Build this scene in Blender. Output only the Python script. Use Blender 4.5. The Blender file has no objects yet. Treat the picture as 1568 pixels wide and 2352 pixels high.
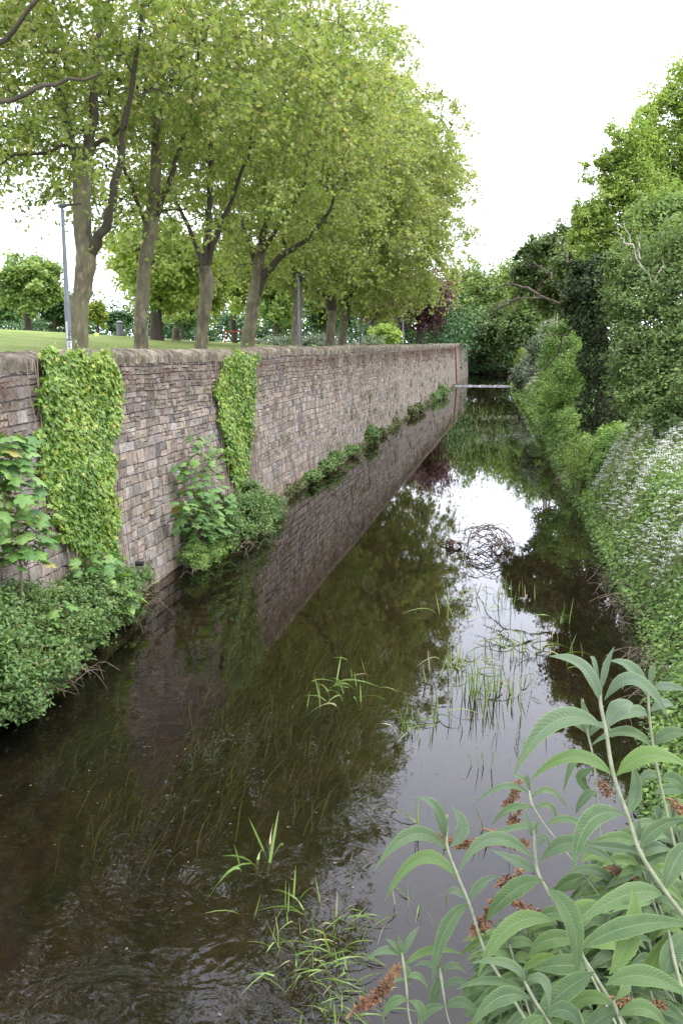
import bpy, math, random
import numpy as np
from math import radians as rad

random.seed(7)
RG = np.random.default_rng(11)
S = bpy.context.scene

# ------------------------------------------------------------------ camera
EYE = np.array([0.0, 0.0, 5.0])
FPX = 2136.0                      # focal length in picture units (frame 1568 x 2352)
PITCH, YAW = rad(10.347), rad(10.744)
cam_d = bpy.data.cameras.new('camera')
cam_d.sensor_fit = 'VERTICAL'
cam_d.sensor_height = 36.0
cam_d.sensor_width = 24.0
cam_d.lens = 36.0 * FPX / 2352.0
cam_d.clip_start = 0.05
cam_d.clip_end = 2000
cam = bpy.data.objects.new('camera', cam_d)
S.collection.objects.link(cam)
cam.location = EYE
cam.rotation_euler = (rad(90) - PITCH, 0, YAW)
S.camera = cam

# ------------------------------------------------------------------ world, sun, exposure
SUN_EL, SUN_AZ = rad(58), rad(115)        # azimuth measured clockwise from +Y
w = bpy.data.worlds.new('World')
S.world = w
w.use_nodes = True
nt = w.node_tree
bg = nt.nodes['Background']
sky = nt.nodes.new('ShaderNodeTexSky')
sky.sky_type = 'NISHITA'
sky.sun_disc = False
sky.sun_elevation = SUN_EL
sky.sun_rotation = SUN_AZ
sky.air_density = 1.0
sky.dust_density = 4.0
hsv = nt.nodes.new('ShaderNodeHueSaturation')
hsv.inputs['Saturation'].default_value = 0.16
mixw = nt.nodes.new('ShaderNodeMix')
mixw.data_type = 'RGBA'
mixw.inputs[0].default_value = 0.86
mixw.inputs[7].default_value = (7.7, 8.0, 9.1, 1)      # overcast cloud sheet
nt.links.new(sky.outputs[0], hsv.inputs['Color'])
nt.links.new(hsv.outputs[0], mixw.inputs[6])
nt.links.new(mixw.outputs[2], bg.inputs[0])
bg.inputs[1].default_value = 0.15
sl = bpy.data.lights.new('sun', 'SUN')
sl.energy = 1.1
sl.angle = rad(25)
sl.color = (1.0, 0.97, 0.92)
so = bpy.data.objects.new('sun', sl)
S.collection.objects.link(so)
so.rotation_euler = (rad(90) - SUN_EL, 0, -SUN_AZ + math.pi)
S.view_settings.view_transform = 'Standard'
S.view_settings.look = 'None'
S.view_settings.exposure = 1.92
S.view_settings.gamma = 1.0
S.cycles.max_bounces = 8
S.cycles.diffuse_bounces = 5
S.cycles.glossy_bounces = 3
S.cycles.transmission_bounces = 5
S.cycles.transparent_max_bounces = 8
S.cycles.caustics_reflective = False
S.cycles.caustics_refractive = False

# ------------------------------------------------------------------ picture unit -> world rays
_cp, _sp, _cy, _sy = math.cos(PITCH), math.sin(PITCH), math.cos(YAW), math.sin(YAW)
FW = np.array([-_sy * _cp, _cy * _cp, -_sp])
RT = np.array([_cy, _sy, 0.0])
UP = np.cross(RT, FW)
def ray(u, v):
    return FW + RT * (u - 784) / FPX - UP * (v - 1176) / FPX
def gp(u, v, z=0.0):                       # point on a level plane
    d = ray(u, v)
    return EYE + d * ((z - EYE[2]) / d[2])
def dp(u, v, Y):                           # point at a distance along the river
    d = ray(u, v)
    return EYE + d * (Y / d[1])
WX0, WXB = -7.42, 0.06                     # wall foot and batter
def wallx(z): return WX0 - WXB * z
def wp(u, v):                              # point on the face of the wall
    d = ray(u, v)
    t = (WX0 - WXB * EYE[2]) / (d[0] + WXB * d[2])
    return EYE + d * t

# ------------------------------------------------------------------ helpers
def tag(o, label=None, cat=None, group=None, kind=None):
    if label: o['label'] = label
    if cat: o['category'] = cat
    if group: o['group'] = group
    if kind: o['kind'] = kind
    return o
def thing(name, loc, label, cat, group=None):
    o = bpy.data.objects.new(name, None)
    o.empty_display_size = 0.2
    S.collection.objects.link(o)
    o.location = [float(c) for c in loc]
    return tag(o, label, cat, group)
def build(name, parts, mat, parent=None, attrs=None, smooth=False):
    """parts: list of (V, F) with F an (n,k) index array; one mesh object."""
    Vs, Ls, ST, off, ls = [], [], [], 0, 0
    for V, F in parts:
        V = np.asarray(V, float).reshape(-1, 3)
        Fs = F if isinstance(F, list) else [F]
        for f in Fs:
            f = np.asarray(f, np.int64)
            n, k = f.shape
            Ls.append((f + off).ravel())
            ST.append(ls + np.arange(n) * k)
            ls += n * k
        Vs.append(V)
        off += len(V)
    V = np.concatenate(Vs)
    if parent is not None:
        p = parent
        while p is not None:
            V = V - np.array(p.location)
            p = p.parent
    L = np.concatenate(Ls); ST = np.concatenate(ST)
    me = bpy.data.meshes.new(name)
    me.vertices.add(len(V)); me.vertices.foreach_set('co', V.astype(np.float32).ravel())
    me.loops.add(len(L)); me.loops.foreach_set('vertex_index', L.astype(np.int32))
    me.polygons.add(len(ST)); me.polygons.foreach_set('loop_start', ST.astype(np.int32))
    me.update(calc_edges=True)
    me.polygons.foreach_set('use_smooth', np.full(len(ST), smooth))
    for k, a in (attrs or {}).items():
        at = me.attributes.new(k, 'FLOAT_VECTOR', 'POINT')
        at.data.foreach_set('vector', np.asarray(a, np.float32).ravel())
    me.materials.append(mat)
    o = bpy.data.objects.new(name, me)
    S.collection.objects.link(o)
    if parent is not None: o.parent = parent
    return o
def norm(a):
    return a / np.maximum(np.linalg.norm(a, axis=-1, keepdims=True), 1e-9)
def tubes(P, R, k=6, jit=0.0, cap=False):
    """N tubes of m points each: P (N,m,3), R (N,m)"""
    P = np.asarray(P, float); R = np.asarray(R, float)
    if P.ndim == 2: P = P[None]; R = R[None]
    N, m = R.shape
    T = np.gradient(P, axis=1); T = norm(T)
    mean = norm(P[:, -1] - P[:, 0] + 1e-6)
    ref = np.where(np.abs(mean[:, 2:3]) > 0.8, np.array([[0, 1.0, 0.05]]), np.array([[0.05, 0.0, 1.0]]))[:, None, :]
    A = norm(np.cross(T, np.broadcast_to(ref, T.shape))); B = np.cross(T, A)
    an = np.arange(k) * 2 * math.pi / k
    rr = R[:, :, None] * (1 + (RG.normal(0, jit, (N, m, k)) if jit else 0))
    V = P[:, :, None, :] + rr[..., None] * (A[:, :, None, :] * np.cos(an)[None, None, :, None] + B[:, :, None, :] * np.sin(an)[None, None, :, None])
    i = np.arange(m - 1)[:, None]; j = np.arange(k)[None, :]
    f = np.stack([i * k + j, i * k + (j + 1) % k, (i + 1) * k + (j + 1) % k, (i + 1) * k + j], -1).reshape(-1, 4)
    F = (np.arange(N)[:, None, None] * (m * k) + f[None]).reshape(-1, 4)
    out = [F]
    if cap:
        c = (np.arange(N)[:, None] * m * k + (m - 1) * k + np.arange(k)[None, :])
        out.append(c)
        out.append((np.arange(N)[:, None] * m * k + np.arange(k)[::-1][None, :]))
    return V.reshape(-1, 3), out
def spline(pts, n):
    pts = np.asarray(pts, float)
    t = np.arange(len(pts)); q = np.linspace(0, len(pts) - 1, n)
    # catmull-rom
    Pp = np.vstack([2 * pts[0] - pts[1], pts, 2 * pts[-1] - pts[-2]])
    i = np.minimum(q.astype(int), len(pts) - 2); f = (q - i)[:, None]
    a, b, c, d = Pp[i], Pp[i + 1], Pp[i + 2], Pp[i + 3]
    return 0.5 * (2 * b + (c - a) * f + (2 * a - 5 * b + 4 * c - d) * f**2 + (3 * b - a - 3 * c + d) * f**3)
def box(x0, x1, y0, y1, z0, z1):
    V = np.array([(x, y, z) for z in (z0, z1) for y in (y0, y1) for x in (x0, x1)], float)
    F = np.array([(0, 2, 3, 1), (4, 5, 7, 6), (0, 1, 5, 4), (2, 6, 7, 3), (0, 4, 6, 2), (1, 3, 7, 5)])
    return V, F

# leaf templates: x along, y across, z normal
T_MAPLE = (np.array([(0, 0, 0), (.02, .40, -.08), (.27, .22, -.03), (.60, .50, -.12), (.60, .17, -.04), (1, 0, -.12),
                     (.02, -.40, -.08), (.27, -.22, -.03), (.60, -.50, -.12), (.60, -.17, -.04)], float),
           [np.array([(0, 5, 4, 3, 2, 1), (0, 6, 7, 8, 9, 5)])])
T_OVAL = (np.array([(0, 0, 0), (.35, .24, -.05), (.75, .17, -.1), (1, 0, -.16), (.35, -.24, -.05), (.75, -.17, -.1), (.5, 0, .03)], float),
          [np.array([(0, 6, 2, 1), (0, 4, 5, 6)]), np.array([(6, 3, 2), (6, 5, 3)])])
T_NETTLE = (np.array([(0, 0, 0), (.25, .30, -.04), (1, 0, -.2), (.25, -.30, -.04), (.5, 0, .02)], float),
            [np.array([(0, 4, 1), (4, 2, 1), (0, 3, 4), (4, 3, 2)])])
T_QUAD = (np.array([(0, 0, 0), (.45, .33, 0), (1, 0, -.12), (.5, -.33, 0)], float), [np.array([(0, 3, 2, 1)])])
T_STAR = (np.array([(0, 0, 0), (.2, .42, -.05), (.45, .15, 0), (1, .1, -.15), (.5, -.12, 0), (.3, -.45, -.05)], float), [np.array([(0, 5, 4, 3, 2, 1)])])

def leaves(P, Sz, T=T_OVAL, D=None, Nn=None, up=0.6, droop=0.3):
    P = np.asarray(P, float); n = len(P)
    if D is None:
        D = RG.normal(0, 1, (n, 3)); D[:, 2] = D[:, 2] * 0.5 - droop
    D = norm(D)
    if Nn is None:
        Nn = RG.normal(0, 1, (n, 3)) * (1 - up * 0.6); Nn[:, 2] += up * 1.6
    else:
        Nn = Nn + RG.normal(0, 0.35, (n, 3))
    Y = norm(np.cross(Nn, D)); Z = np.cross(D, Y)
    V = T[0]; k = len(V)
    Sz = np.broadcast_to(Sz, (n,))
    out = P[:, None, :] + Sz[:, None, None] * (V[None, :, 0:1] * D[:, None, :] + V[None, :, 1:2] * Y[:, None, :] + V[None, :, 2:3] * Z[:, None, :])
    Fs = [(np.arange(n)[:, None, None] * k + f[None]).reshape(-1, f.shape[1]) for f in T[1]]
    return out.reshape(-1, 3), Fs, k
def leaf_obj(name, P, Sz, T, mat, parent=None, clump=None, **kw):
    V, Fs, k = leaves(P, Sz, T, **kw)
    n = len(P)
    a = np.stack([RG.random(n), RG.random(n) if clump is None else clump, RG.random(n)], -1)
    return build(name, [(V, Fs)], mat, parent, {'lf': np.repeat(a, k, 0)})

# ------------------------------------------------------------------ materials
def newmat(name):
    m = bpy.data.materials.new(name); m.use_nodes = True
    n = m.node_tree; b = n.nodes['Principled BSDF']
    return m, n, b
def nd(n, t, **kw):
    x = n.nodes.new(t)
    for k, v in kw.items(): setattr(x, k, v)
    return x
def ramp(n, stops, fac=None):
    r = nd(n, 'ShaderNodeValToRGB')
    while len(r.color_ramp.elements) > 1: r.color_ramp.elements.remove(r.color_ramp.elements[0])
    r.color_ramp.elements[0].position = stops[0][0]; r.color_ramp.elements[0].color = (*stops[0][1], 1)
    for p, c in stops[1:]:
        e = r.color_ramp.elements.new(p); e.color = (*c, 1)
    if fac is not None: n.links.new(fac, r.inputs[0])
    return r
def noise(n, scale, detail=4, rough=.55, vec=None, stretch=None):
    x = nd(n, 'ShaderNodeTexNoise')
    x.inputs['Scale'].default_value = scale; x.inputs['Detail'].default_value = detail; x.inputs['Roughness'].default_value = rough
    g = nd(n, 'ShaderNodeNewGeometry')
    src = g.outputs['Position'] if vec is None else vec
    if stretch:
        mp = nd(n, 'ShaderNodeMapping'); mp.inputs['Scale'].default_value = stretch
        n.links.new(src, mp.inputs[0]); src = mp.outputs[0]
    n.links.new(src, x.inputs['Vector'])
    return x.outputs['Fac']
def mixc(n, fac, a, b, mode='MIX'):
    x = nd(n, 'ShaderNodeMix', data_type='RGBA', blend_type=mode)
    for sock, val in ((0, fac), (6, a), (7, b)):
        if hasattr(val, 'is_output'): n.links.new(val, x.inputs[sock])
        elif sock == 0: x.inputs[0].default_value = val
        else: x.inputs[sock].default_value = (*val, 1)
    return x.outputs[2]
def maths(n, op, a, b=None, c=None):
    x = nd(n, 'ShaderNodeMath', operation=op)
    for i, val in enumerate((a, b, c)):
        if val is None: continue
        if hasattr(val, 'is_output'): n.links.new(val, x.inputs[i])
        else: x.inputs[i].default_value = val
    return x.outputs[0]
def bump(n, b, h, strength=.5, dist=.02):
    x = nd(n, 'ShaderNodeBump'); x.inputs['Strength'].default_value = strength; x.inputs['Distance'].default_value = dist
    n.links.new(h, x.inputs['Height']); n.links.new(x.outputs[0], b.inputs['Normal'])
KA = .72
def foliage(name, cols, rough=.5, trans=.4, tyel=(1.2, 1.15, .6), spec=.35, odd=None):
    """cols: leaf colours, each leaf picks one of them by its own random number"""
    m, n, b = newmat(name)
    cols = [tuple(c_ * KA for c_ in c) for c in cols]
    if odd: odd = (odd[0], tuple(c_ * KA for c_ in odd[1]))
    at = nd(n, 'ShaderNodeAttribute', attribute_name='lf')
    sp = nd(n, 'ShaderNodeSeparateXYZ'); n.links.new(at.outputs['Vector'], sp.inputs[0])
    f = maths(n, 'ADD', maths(n, 'MULTIPLY', sp.outputs[0], .55), maths(n, 'MULTIPLY', sp.outputs[1], .45))
    st = [((i + .5) / len(cols), c) for i, c in enumerate(cols)]
    col = ramp(n, st, f).outputs[0]
    if odd:
        col = mixc(n, maths(n, 'GREATER_THAN', sp.outputs[2], 1 - odd[0]), col, odd[1])
    n.links.new(col, b.inputs['Base Color'])
    b.inputs['Roughness'].default_value = rough
    b.inputs['Specular IOR Level'].default_value = spec
    tr = nd(n, 'ShaderNodeBsdfTranslucent')
    n.links.new(mixc(n, 1.0, col, tyel, 'MULTIPLY'), tr.inputs['Color'])
    mx = nd(n, 'ShaderNodeMixShader'); mx.inputs[0].default_value = trans
    n.links.new(b.outputs[0], mx.inputs[1]); n.links.new(tr.outputs[0], mx.inputs[2])
    n.links.new(mx.outputs[0], n.nodes['Material Output'].inputs[0])
    return m
def rough_mat(name, cols, scale=3, rough=.85, bs=.5, bd=.02, stretch=None, detail=6, bscale=None, spec=.3):
    m, n, b = newmat(name)
    cols = [tuple(c_ * KA for c_ in c) for c in cols]
    f = noise(n, scale, detail, .6, stretch=stretch)
    st = [(.3 + .4 * i / max(1, len(cols) - 1), c) for i, c in enumerate(cols)]
    n.links.new(ramp(n, st, f).outputs[0], b.inputs['Base Color'])
    b.inputs['Roughness'].default_value = rough
    b.inputs['Specular IOR Level'].default_value = spec
    bump(n, b, noise(n, bscale or scale * 6, 5, .6, stretch=stretch), bs, bd)
    return m

M = {}
M['plane_leaf'] = foliage('plane_leaf', [(0.156, 0.238, 0.056), (0.254, 0.352, 0.088), (0.362, 0.454, 0.128), (0.459, 0.499, 0.210)], odd=(.08, (.48, .46, .20)), trans=.52)
M['plane_leaf_far'] = foliage('plane_leaf_far', [(0.181, 0.250, 0.070), (0.278, 0.364, 0.102), (0.376, 0.455, 0.141), (0.446, 0.488, 0.202)], odd=(.06, (.42, .42, .18)), trans=.52)
M['maple_leaf'] = foliage('sycamore_leaf', [(0.081, 0.192, 0.048), (0.135, 0.264, 0.060), (0.216, 0.348, 0.096)], odd=(.03, (.35, .32, .10)), trans=.35)
M['ivy_leaf'] = foliage('ivy_leaf', [(0.067, 0.140, 0.022), (0.124, 0.237, 0.028), (0.199, 0.316, 0.039), (0.296, 0.367, 0.066)], odd=(.025, (.45, .42, .08)), trans=.25, rough=.4)
M['nettle'] = foliage('nettle_leaf', [(0.076, 0.149, 0.040), (0.127, 0.225, 0.060), (0.198, 0.310, 0.085)], trans=.35, odd=(.03, (.22, .18, .07)))
M['bank_leaf'] = foliage('bank_leaf', [(0.145, 0.262, 0.064), (0.239, 0.391, 0.092), (0.358, 0.535, 0.138)], trans=.4)
M['park_a'] = foliage('park_leaf_light', [(0.257, 0.380, 0.084), (0.406, 0.536, 0.129), (0.581, 0.658, 0.189)], trans=.5)
M['park_b'] = foliage('park_leaf_mid', [(0.146, 0.237, 0.060), (0.223, 0.346, 0.093), (0.343, 0.459, 0.136)], trans=.45)
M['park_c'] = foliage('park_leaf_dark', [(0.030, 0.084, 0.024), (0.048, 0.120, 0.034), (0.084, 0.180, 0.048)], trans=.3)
M['yellow_leaf'] = foliage('yellow_leaf', [(.16, .24, .03), (.24, .32, .04), (.32, .38, .06)], trans=.4)
M['copper'] = foliage('copper_leaf', [(0.063, 0.025, 0.031), (0.112, 0.045, 0.053), (0.182, 0.084, 0.091)], trans=.25, tyel=(1.2, .8, .8))
M['far_leaf'] = foliage('far_leaf', [(0.107, 0.178, 0.040), (0.183, 0.274, 0.057), (0.273, 0.369, 0.080)], trans=.4)
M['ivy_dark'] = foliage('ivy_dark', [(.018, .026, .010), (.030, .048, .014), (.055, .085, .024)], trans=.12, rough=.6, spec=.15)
M['bright_leaf'] = foliage('bright_leaf', [(0.216, 0.330, 0.067), (0.329, 0.466, 0.095), (0.481, 0.592, 0.171)], trans=.55)
M['dense_leaf'] = foliage('dense_leaf', [(0.090, 0.150, 0.042), (0.141, 0.221, 0.062), (0.217, 0.301, 0.085)], trans=.4)
M['grey_leaf'] = foliage('grey_leaf', [(.13, .17, .11), (.18, .23, .15), (.26, .31, .22)], trans=.3)
M['reed'] = foliage('reed_blade', [(0.103, 0.187, 0.039), (0.184, 0.286, 0.065), (0.287, 0.374, 0.130)], trans=.3, odd=(.12, (.42, .38, .22)))
M['weed'] = foliage('water_weed', [(.025, .035, .008), (.05, .065, .012), (.15, .155, .028)], trans=.2)
M['petal'] = foliage('petal', [(.70, .72, .62), (.80, .82, .74), (.86, .87, .82)], trans=.3, tyel=(1, 1, .9))
M['dry'] = foliage('dry_leaf', [(.09, .055, .035), (.15, .09, .06), (.22, .15, .10)], trans=.15, tyel=(1, .9, .7))
M['red_herb'] = foliage('red_herb', [(.10, .05, .035), (.16, .08, .05), (.12, .10, .04)], trans=.2, tyel=(1, .9, .7))
M['foot_leaf'] = foliage('foot_leaf', [(.10, .065, .035), (.12, .11, .035), (.10, .16, .04), (.17, .21, .05)], trans=.2, tyel=(1, .95, .7))
M['moss'] = foliage('moss_leaf', [(.06, .08, .02), (.10, .11, .03), (.13, .16, .04)], trans=.15)
M['twig'] = rough_mat('twig', [(.16, .12, .085), (.26, .20, .14)], 8, bs=.2)
M['brown_twig'] = rough_mat('brown_twig', [(.05, .034, .025), (.10, .07, .05)], 8, bs=.2)
M['grey_twig'] = rough_mat('grey_twig', [(.07, .055, .04), (.13, .105, .08)], 8, bs=.2)
M['dead_wood'] = rough_mat('dead_wood', [(.28, .24, .19), (.42, .37, .30)], 6, bs=.3)
M['dark_bark'] = rough_mat('dark_bark', [(.05, .04, .03), (.10, .08, .06)], 4, bs=.6, stretch=(1, 1, .3))
M['soil'] = rough_mat('soil', [(.03, .022, .014), (.06, .045, .028), (.05, .07, .02)], 2.5, bs=.6, bd=.05)
M['stem'] = rough_mat('green_stem', [(.14, .18, .06), (.20, .22, .09)], 5, bs=.1)
M['steel'] = rough_mat('galvanised', [(.085, .10, .115), (.13, .15, .175)], 3, rough=.5, bs=.05, spec=.5)
M['lamp_dark'] = rough_mat('lamp_dark', [(.06, .07, .075), (.09, .10, .105)], 3, rough=.45, bs=.02, spec=.5)
M['white_metal'] = rough_mat('white_metal', [(.6, .62, .64), (.7, .71, .72)], 3, rough=.45, bs=.02)
M['paper'] = rough_mat('paper', [(.36, .36, .37), (.62, .62, .62)], 14, rough=.7, bs=.05)
M['ink'] = rough_mat('ink', [(.03, .03, .04), (.06, .06, .07)], 9, rough=.6, bs=.05)
M['red_paint'] = rough_mat('red_paint', [(.50, .07, .04), (.62, .10, .06)], 4, rough=.5, bs=.05)
M['rust'] = rough_mat('rust', [(.10, .03, .02), (.17, .055, .035)], 5, bs=.3)
M['pipe_black'] = rough_mat('pipe_black', [(.015, .015, .018), (.03, .03, .035)], 5, bs=.1)
M['path'] = rough_mat('path', [(.30, .29, .28), (.38, .37, .35)], 3, bs=.1)
M['foam'] = rough_mat('foam', [(.03, .033, .035), (.06, .065, .07), (.14, .15, .16), (.62, .64, .67)], 3.4, rough=.5, bs=.8, bd=.05, stretch=(1, .5, 1))
M['mud'] = rough_mat('mud', [(.12, .09, .06), (.20, .16, .11)], 4, bs=.5)

def bark_plane():
    m, n, b = newmat('plane_bark')
    f = noise(n, 5, 6, .65, stretch=(1, 1, .45))
    c = ramp(n, [(.34, (0.0385, 0.0294, 0.0196)), (.45, (0.0700, 0.0560, 0.0350)), (.55, (0.0980, 0.0805, 0.0490)), (.66, (0.1890, 0.1645, 0.1120))], f).outputs[0]
    g = nd(n, 'ShaderNodeNewGeometry'); sz = nd(n, 'ShaderNodeSeparateXYZ'); n.links.new(g.outputs['Position'], sz.inputs[0])
    f2 = noise(n, .8, 3)
    k = ramp(n, [(.4, (0, 0, 0)), (.6, (1, 1, 1))], f2).outputs[0]
    c = mixc(n, maths(n, 'MULTIPLY', k, .5), c, (0.119, 0.112, 0.056))
    n.links.new(c, b.inputs['Base Color']); b.inputs['Roughness'].default_value = .85
    h = maths(n, 'ADD', noise(n, 14, 6, .65, stretch=(1, 1, .25)), f)
    bump(n, b, h, .8, .04)
    return m
M['bark'] = bark_plane()
M['shaded_limb_bark'] = rough_mat('shaded_limb_bark', [(.04, .032, .022), (.085, .07, .048)], 4, bs=.5, bd=.03)  # darker than the trunk bark: shade of the silhouetted limbs put into the colour

def stone_mat(name, coping=False):
    m, n, b = newmat(name)
    at = nd(n, 'ShaderNodeAttribute', attribute_name='col')
    c = at.outputs['Vector']
    f = noise(n, 9, 8, .7)
    c = mixc(n, 1.0, c, ramp(n, [(.3, (.42, .41, .40)), (.5, (.95, .95, .95)), (.72, (1.45, 1.42, 1.38))], f).outputs[0], 'MULTIPLY')
    g = nd(n, 'ShaderNodeNewGeometry'); sz = nd(n, 'ShaderNodeSeparateXYZ'); n.links.new(g.outputs['Position'], sz.inputs[0])
    if coping:
        c = mixc(n, ramp(n, [(.42, (0, 0, 0)), (.66, (1, 1, 1))], noise(n, 3.2, 6, .7)).outputs[0], c, (0.059, 0.052, 0.032))
        c = mixc(n, ramp(n, [(.55, (0, 0, 0)), (.7, (.7, .7, .7))], noise(n, 1.3, 6, .7)).outputs[0], c, (0.091, 0.098, 0.035))
    else:
        # weathering: dark growth below the coping, pale lime runs lower down, damp foot
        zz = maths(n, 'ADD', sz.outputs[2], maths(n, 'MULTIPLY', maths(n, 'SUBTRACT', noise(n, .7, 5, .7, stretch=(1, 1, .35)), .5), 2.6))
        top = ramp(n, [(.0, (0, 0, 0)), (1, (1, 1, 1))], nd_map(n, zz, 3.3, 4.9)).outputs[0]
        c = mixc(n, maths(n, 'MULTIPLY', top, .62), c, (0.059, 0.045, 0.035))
        k2 = ramp(n, [(.50, (0, 0, 0)), (.64, (1, 1, 1))], noise(n, 2.3, 6, .72, stretch=(1, 1, .55))).outputs[0]
        low = nd_map(n, sz.outputs[2], 4.0, 1.2)
        c = mixc(n, maths(n, 'MULTIPLY', maths(n, 'MULTIPLY', k2, low), .6), c, (0.264, 0.244, 0.231))
        k3 = ramp(n, [(.54, (0, 0, 0)), (.66, (1, 1, 1))], noise(n, 1.6, 7, .75, stretch=(1, 1, .5))).outputs[0]
        c = mixc(n, maths(n, 'MULTIPLY', k3, .5), c, (0.049, 0.042, 0.036))
        c = mixc(n, maths(n, 'MULTIPLY', nd_map(n, zz, .7, -.3), .45), c, (0.140, 0.091, 0.059))
    n.links.new(c, b.inputs['Base Color']); b.inputs['Roughness'].default_value = .9
    b.inputs['Specular IOR Level'].default_value = .2
    bump(n, b, noise(n, 24, 8, .7), .7, .03)
    return m
def nd_map(n, v, a, bb):
    x = nd(n, 'ShaderNodeMapRange'); x.inputs[1].default_value = a; x.inputs[2].default_value = bb
    n.links.new(v, x.inputs[0]); return x.outputs[0]
M['stone'] = stone_mat('wall_stone')
M['coping'] = stone_mat('coping_stone', True)
M['mortar'] = rough_mat('mortar', [(.09, .08, .07), (.20, .18, .16)], 3, bs=.6)

def grass_mat():
    m, n, b = newmat('lawn_grass')
    f = noise(n, .35, 6, .65); f2 = noise(n, 6, 5, .7)
    c = ramp(n, [(.35, (0.1190, 0.1680, 0.0420)), (.55, (0.1750, 0.2170, 0.0630)), (.7, (0.2380, 0.2520, 0.0980))], f).outputs[0]
    c = mixc(n, 1.0, c, ramp(n, [(.3, (.6, .65, .55)), (.7, (1.25, 1.2, 1.15))], f2).outputs[0], 'MULTIPLY')
    n.links.new(c, b.inputs['Base Color']); b.inputs['Roughness'].default_value = .9; b.inputs['Specular IOR Level'].default_value = .1
    bump(n, b, noise(n, 30, 4), .8, .05)
    return m
M['grass'] = grass_mat()
def bed_mat():
    m, n, b = newmat('river_bed')
    f = noise(n, .55, 6, .62, stretch=(1, .55, 1)); f2 = noise(n, 7, 6, .75)
    c = ramp(n, [(.30, (0.0112, 0.0154, 0.0042)), (.42, (0.0238, 0.0182, 0.0098)), (.52, (0.0420, 0.0294, 0.0168)), (.60, (0.0182, 0.0238, 0.0056)), (.7, (0.0420, 0.0420, 0.0084))], f).outputs[0]
    c = mixc(n, 1.0, c, ramp(n, [(.3, (.4, .4, .4)), (.5, (.9, .9, .9)), (.72, (1.7, 1.6, 1.5))], f2).outputs[0], 'MULTIPLY')
    n.links.new(c, b.inputs['Base Color']); b.inputs['Roughness'].default_value = .9; b.inputs['Specular IOR Level'].default_value = .1
    bump(n, b, f2, .8, .08)
    return m
M['bed'] = bed_mat()
def water_mat():
    m, n, b = newmat('water')
    n.nodes.remove(b)
    gl = nd(n, 'ShaderNodeBsdfGlossy'); gl.inputs['Roughness'].default_value = .0
    gl.inputs['Color'].default_value = (.95, .95, .97, 1)
    tr = nd(n, 'ShaderNodeBsdfTransparent'); tr.inputs['Color'].default_value = (.60, .54, .42, 1)
    df = nd(n, 'ShaderNodeBsdfDiffuse'); df.inputs['Color'].default_value = (.009, .0085, .007, 1)   # silt held in the water
    m0 = nd(n, 'ShaderNodeMixShader'); m0.inputs[0].default_value = .15
    n.links.new(tr.outputs[0], m0.inputs[1]); n.links.new(df.outputs[0], m0.inputs[2])
    fr = nd(n, 'ShaderNodeFresnel'); fr.inputs[0].default_value = 1.33
    mx = nd(n, 'ShaderNodeMixShader')
    n.links.new(fr.outputs[0], mx.inputs[0]); n.links.new(m0.outputs[0], mx.inputs[1]); n.links.new(gl.outputs[0], mx.inputs[2])
    n.links.new(mx.outputs[0], n.nodes['Material Output'].inputs[0])
    # calm water with patches of swirls nearer the bridge and fine cat's-paws
    g = nd(n, 'ShaderNodeNewGeometry'); s = nd(n, 'ShaderNodeSeparateXYZ'); n.links.new(g.outputs['Position'], s.inputs[0])
    w1 = nd(n, 'ShaderNodeTexNoise'); w1.inputs['Scale'].default_value = 2.2; w1.inputs['Detail'].default_value = 2; w1.inputs['Distortion'].default_value = 1.6
    n.links.new(g.outputs['Position'], w1.inputs['Vector'])
    patch = ramp(n, [(.38, (.08, .08, .08)), (.6, (1, 1, 1))], noise(n, .22, 3, .6)).outputs[0]
    near = nd_map(n, s.outputs[1], 16, 7)
    left = nd_map(n, s.outputs[0], -.6, -3.0)
    amp = maths(n, 'MULTIPLY', maths(n, 'MULTIPLY', patch, near), left)
    h = maths(n, 'MULTIPLY', w1.outputs['Fac'], maths(n, 'ADD', maths(n, 'MULTIPLY', amp, .28), .004))
    w2 = noise(n, 10, 3, .6, stretch=(1, .6, 1))
    h = maths(n, 'ADD', h, maths(n, 'MULTIPLY', w2, maths(n, 'ADD', maths(n, 'MULTIPLY', maths(n, 'MULTIPLY', left, nd_map(n, s.outputs[1], 30, 8)), .005), .0024)))
    bp = nd(n, 'ShaderNodeBump'); bp.inputs['Strength'].default_value = 1.0; bp.inputs['Distance'].default_value = .055
    n.links.new(h, bp.inputs['Height'])
    for x in (gl, fr): n.links.new(bp.outputs[0], x.inputs['Normal'])
    return m
M['water'] = water_mat()

# ------------------------------------------------------------------ terrain
def sm(x): x = np.clip(x, 0, 1); return x * x * (3 - 2 * x)
BK = [(1525, 1570), (1490, 1450), (1425, 1350), (1385, 1260), (1345, 1185), (1285, 1090), (1240, 985), (1210, 940), (1180, 895)]
_b = np.array([gp(u, v) for u, v in BK])
_bY = np.concatenate([[-20, 3, 6, 9], _b[:, 1], [112, 120, 150, 300]])
_bX = np.concatenate([[.9, .9, 1.15, 1.5], _b[:, 0], [_b[-1, 0] - .2, -.6, 3, 10]])
o_ = np.argsort(_bY); _bY, _bX = _bY[o_], _bX[o_]
def bankx(Y): return np.interp(Y, _bY, _bX)
def bank_h(X, Y):
    s = X - bankx(Y)
    h = -.55 + .6 * sm((s + .7) / .8)
    h = h + 1.75 * sm((s + .1) / 1.35) + .7 * sm((s - 1.2) / 4) + .7 * sm((s - 6) / 20)
    return h
def park_h(X, Y):
    a = sm((-X - 11) / 30)
    return 4.25 + 2.1 * a * (1 - .72 * sm((Y - 45) / 60)) + .25 * sm((Y - 60) / 60) + .12 * np.sin(X * .13 + Y * .07)
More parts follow.
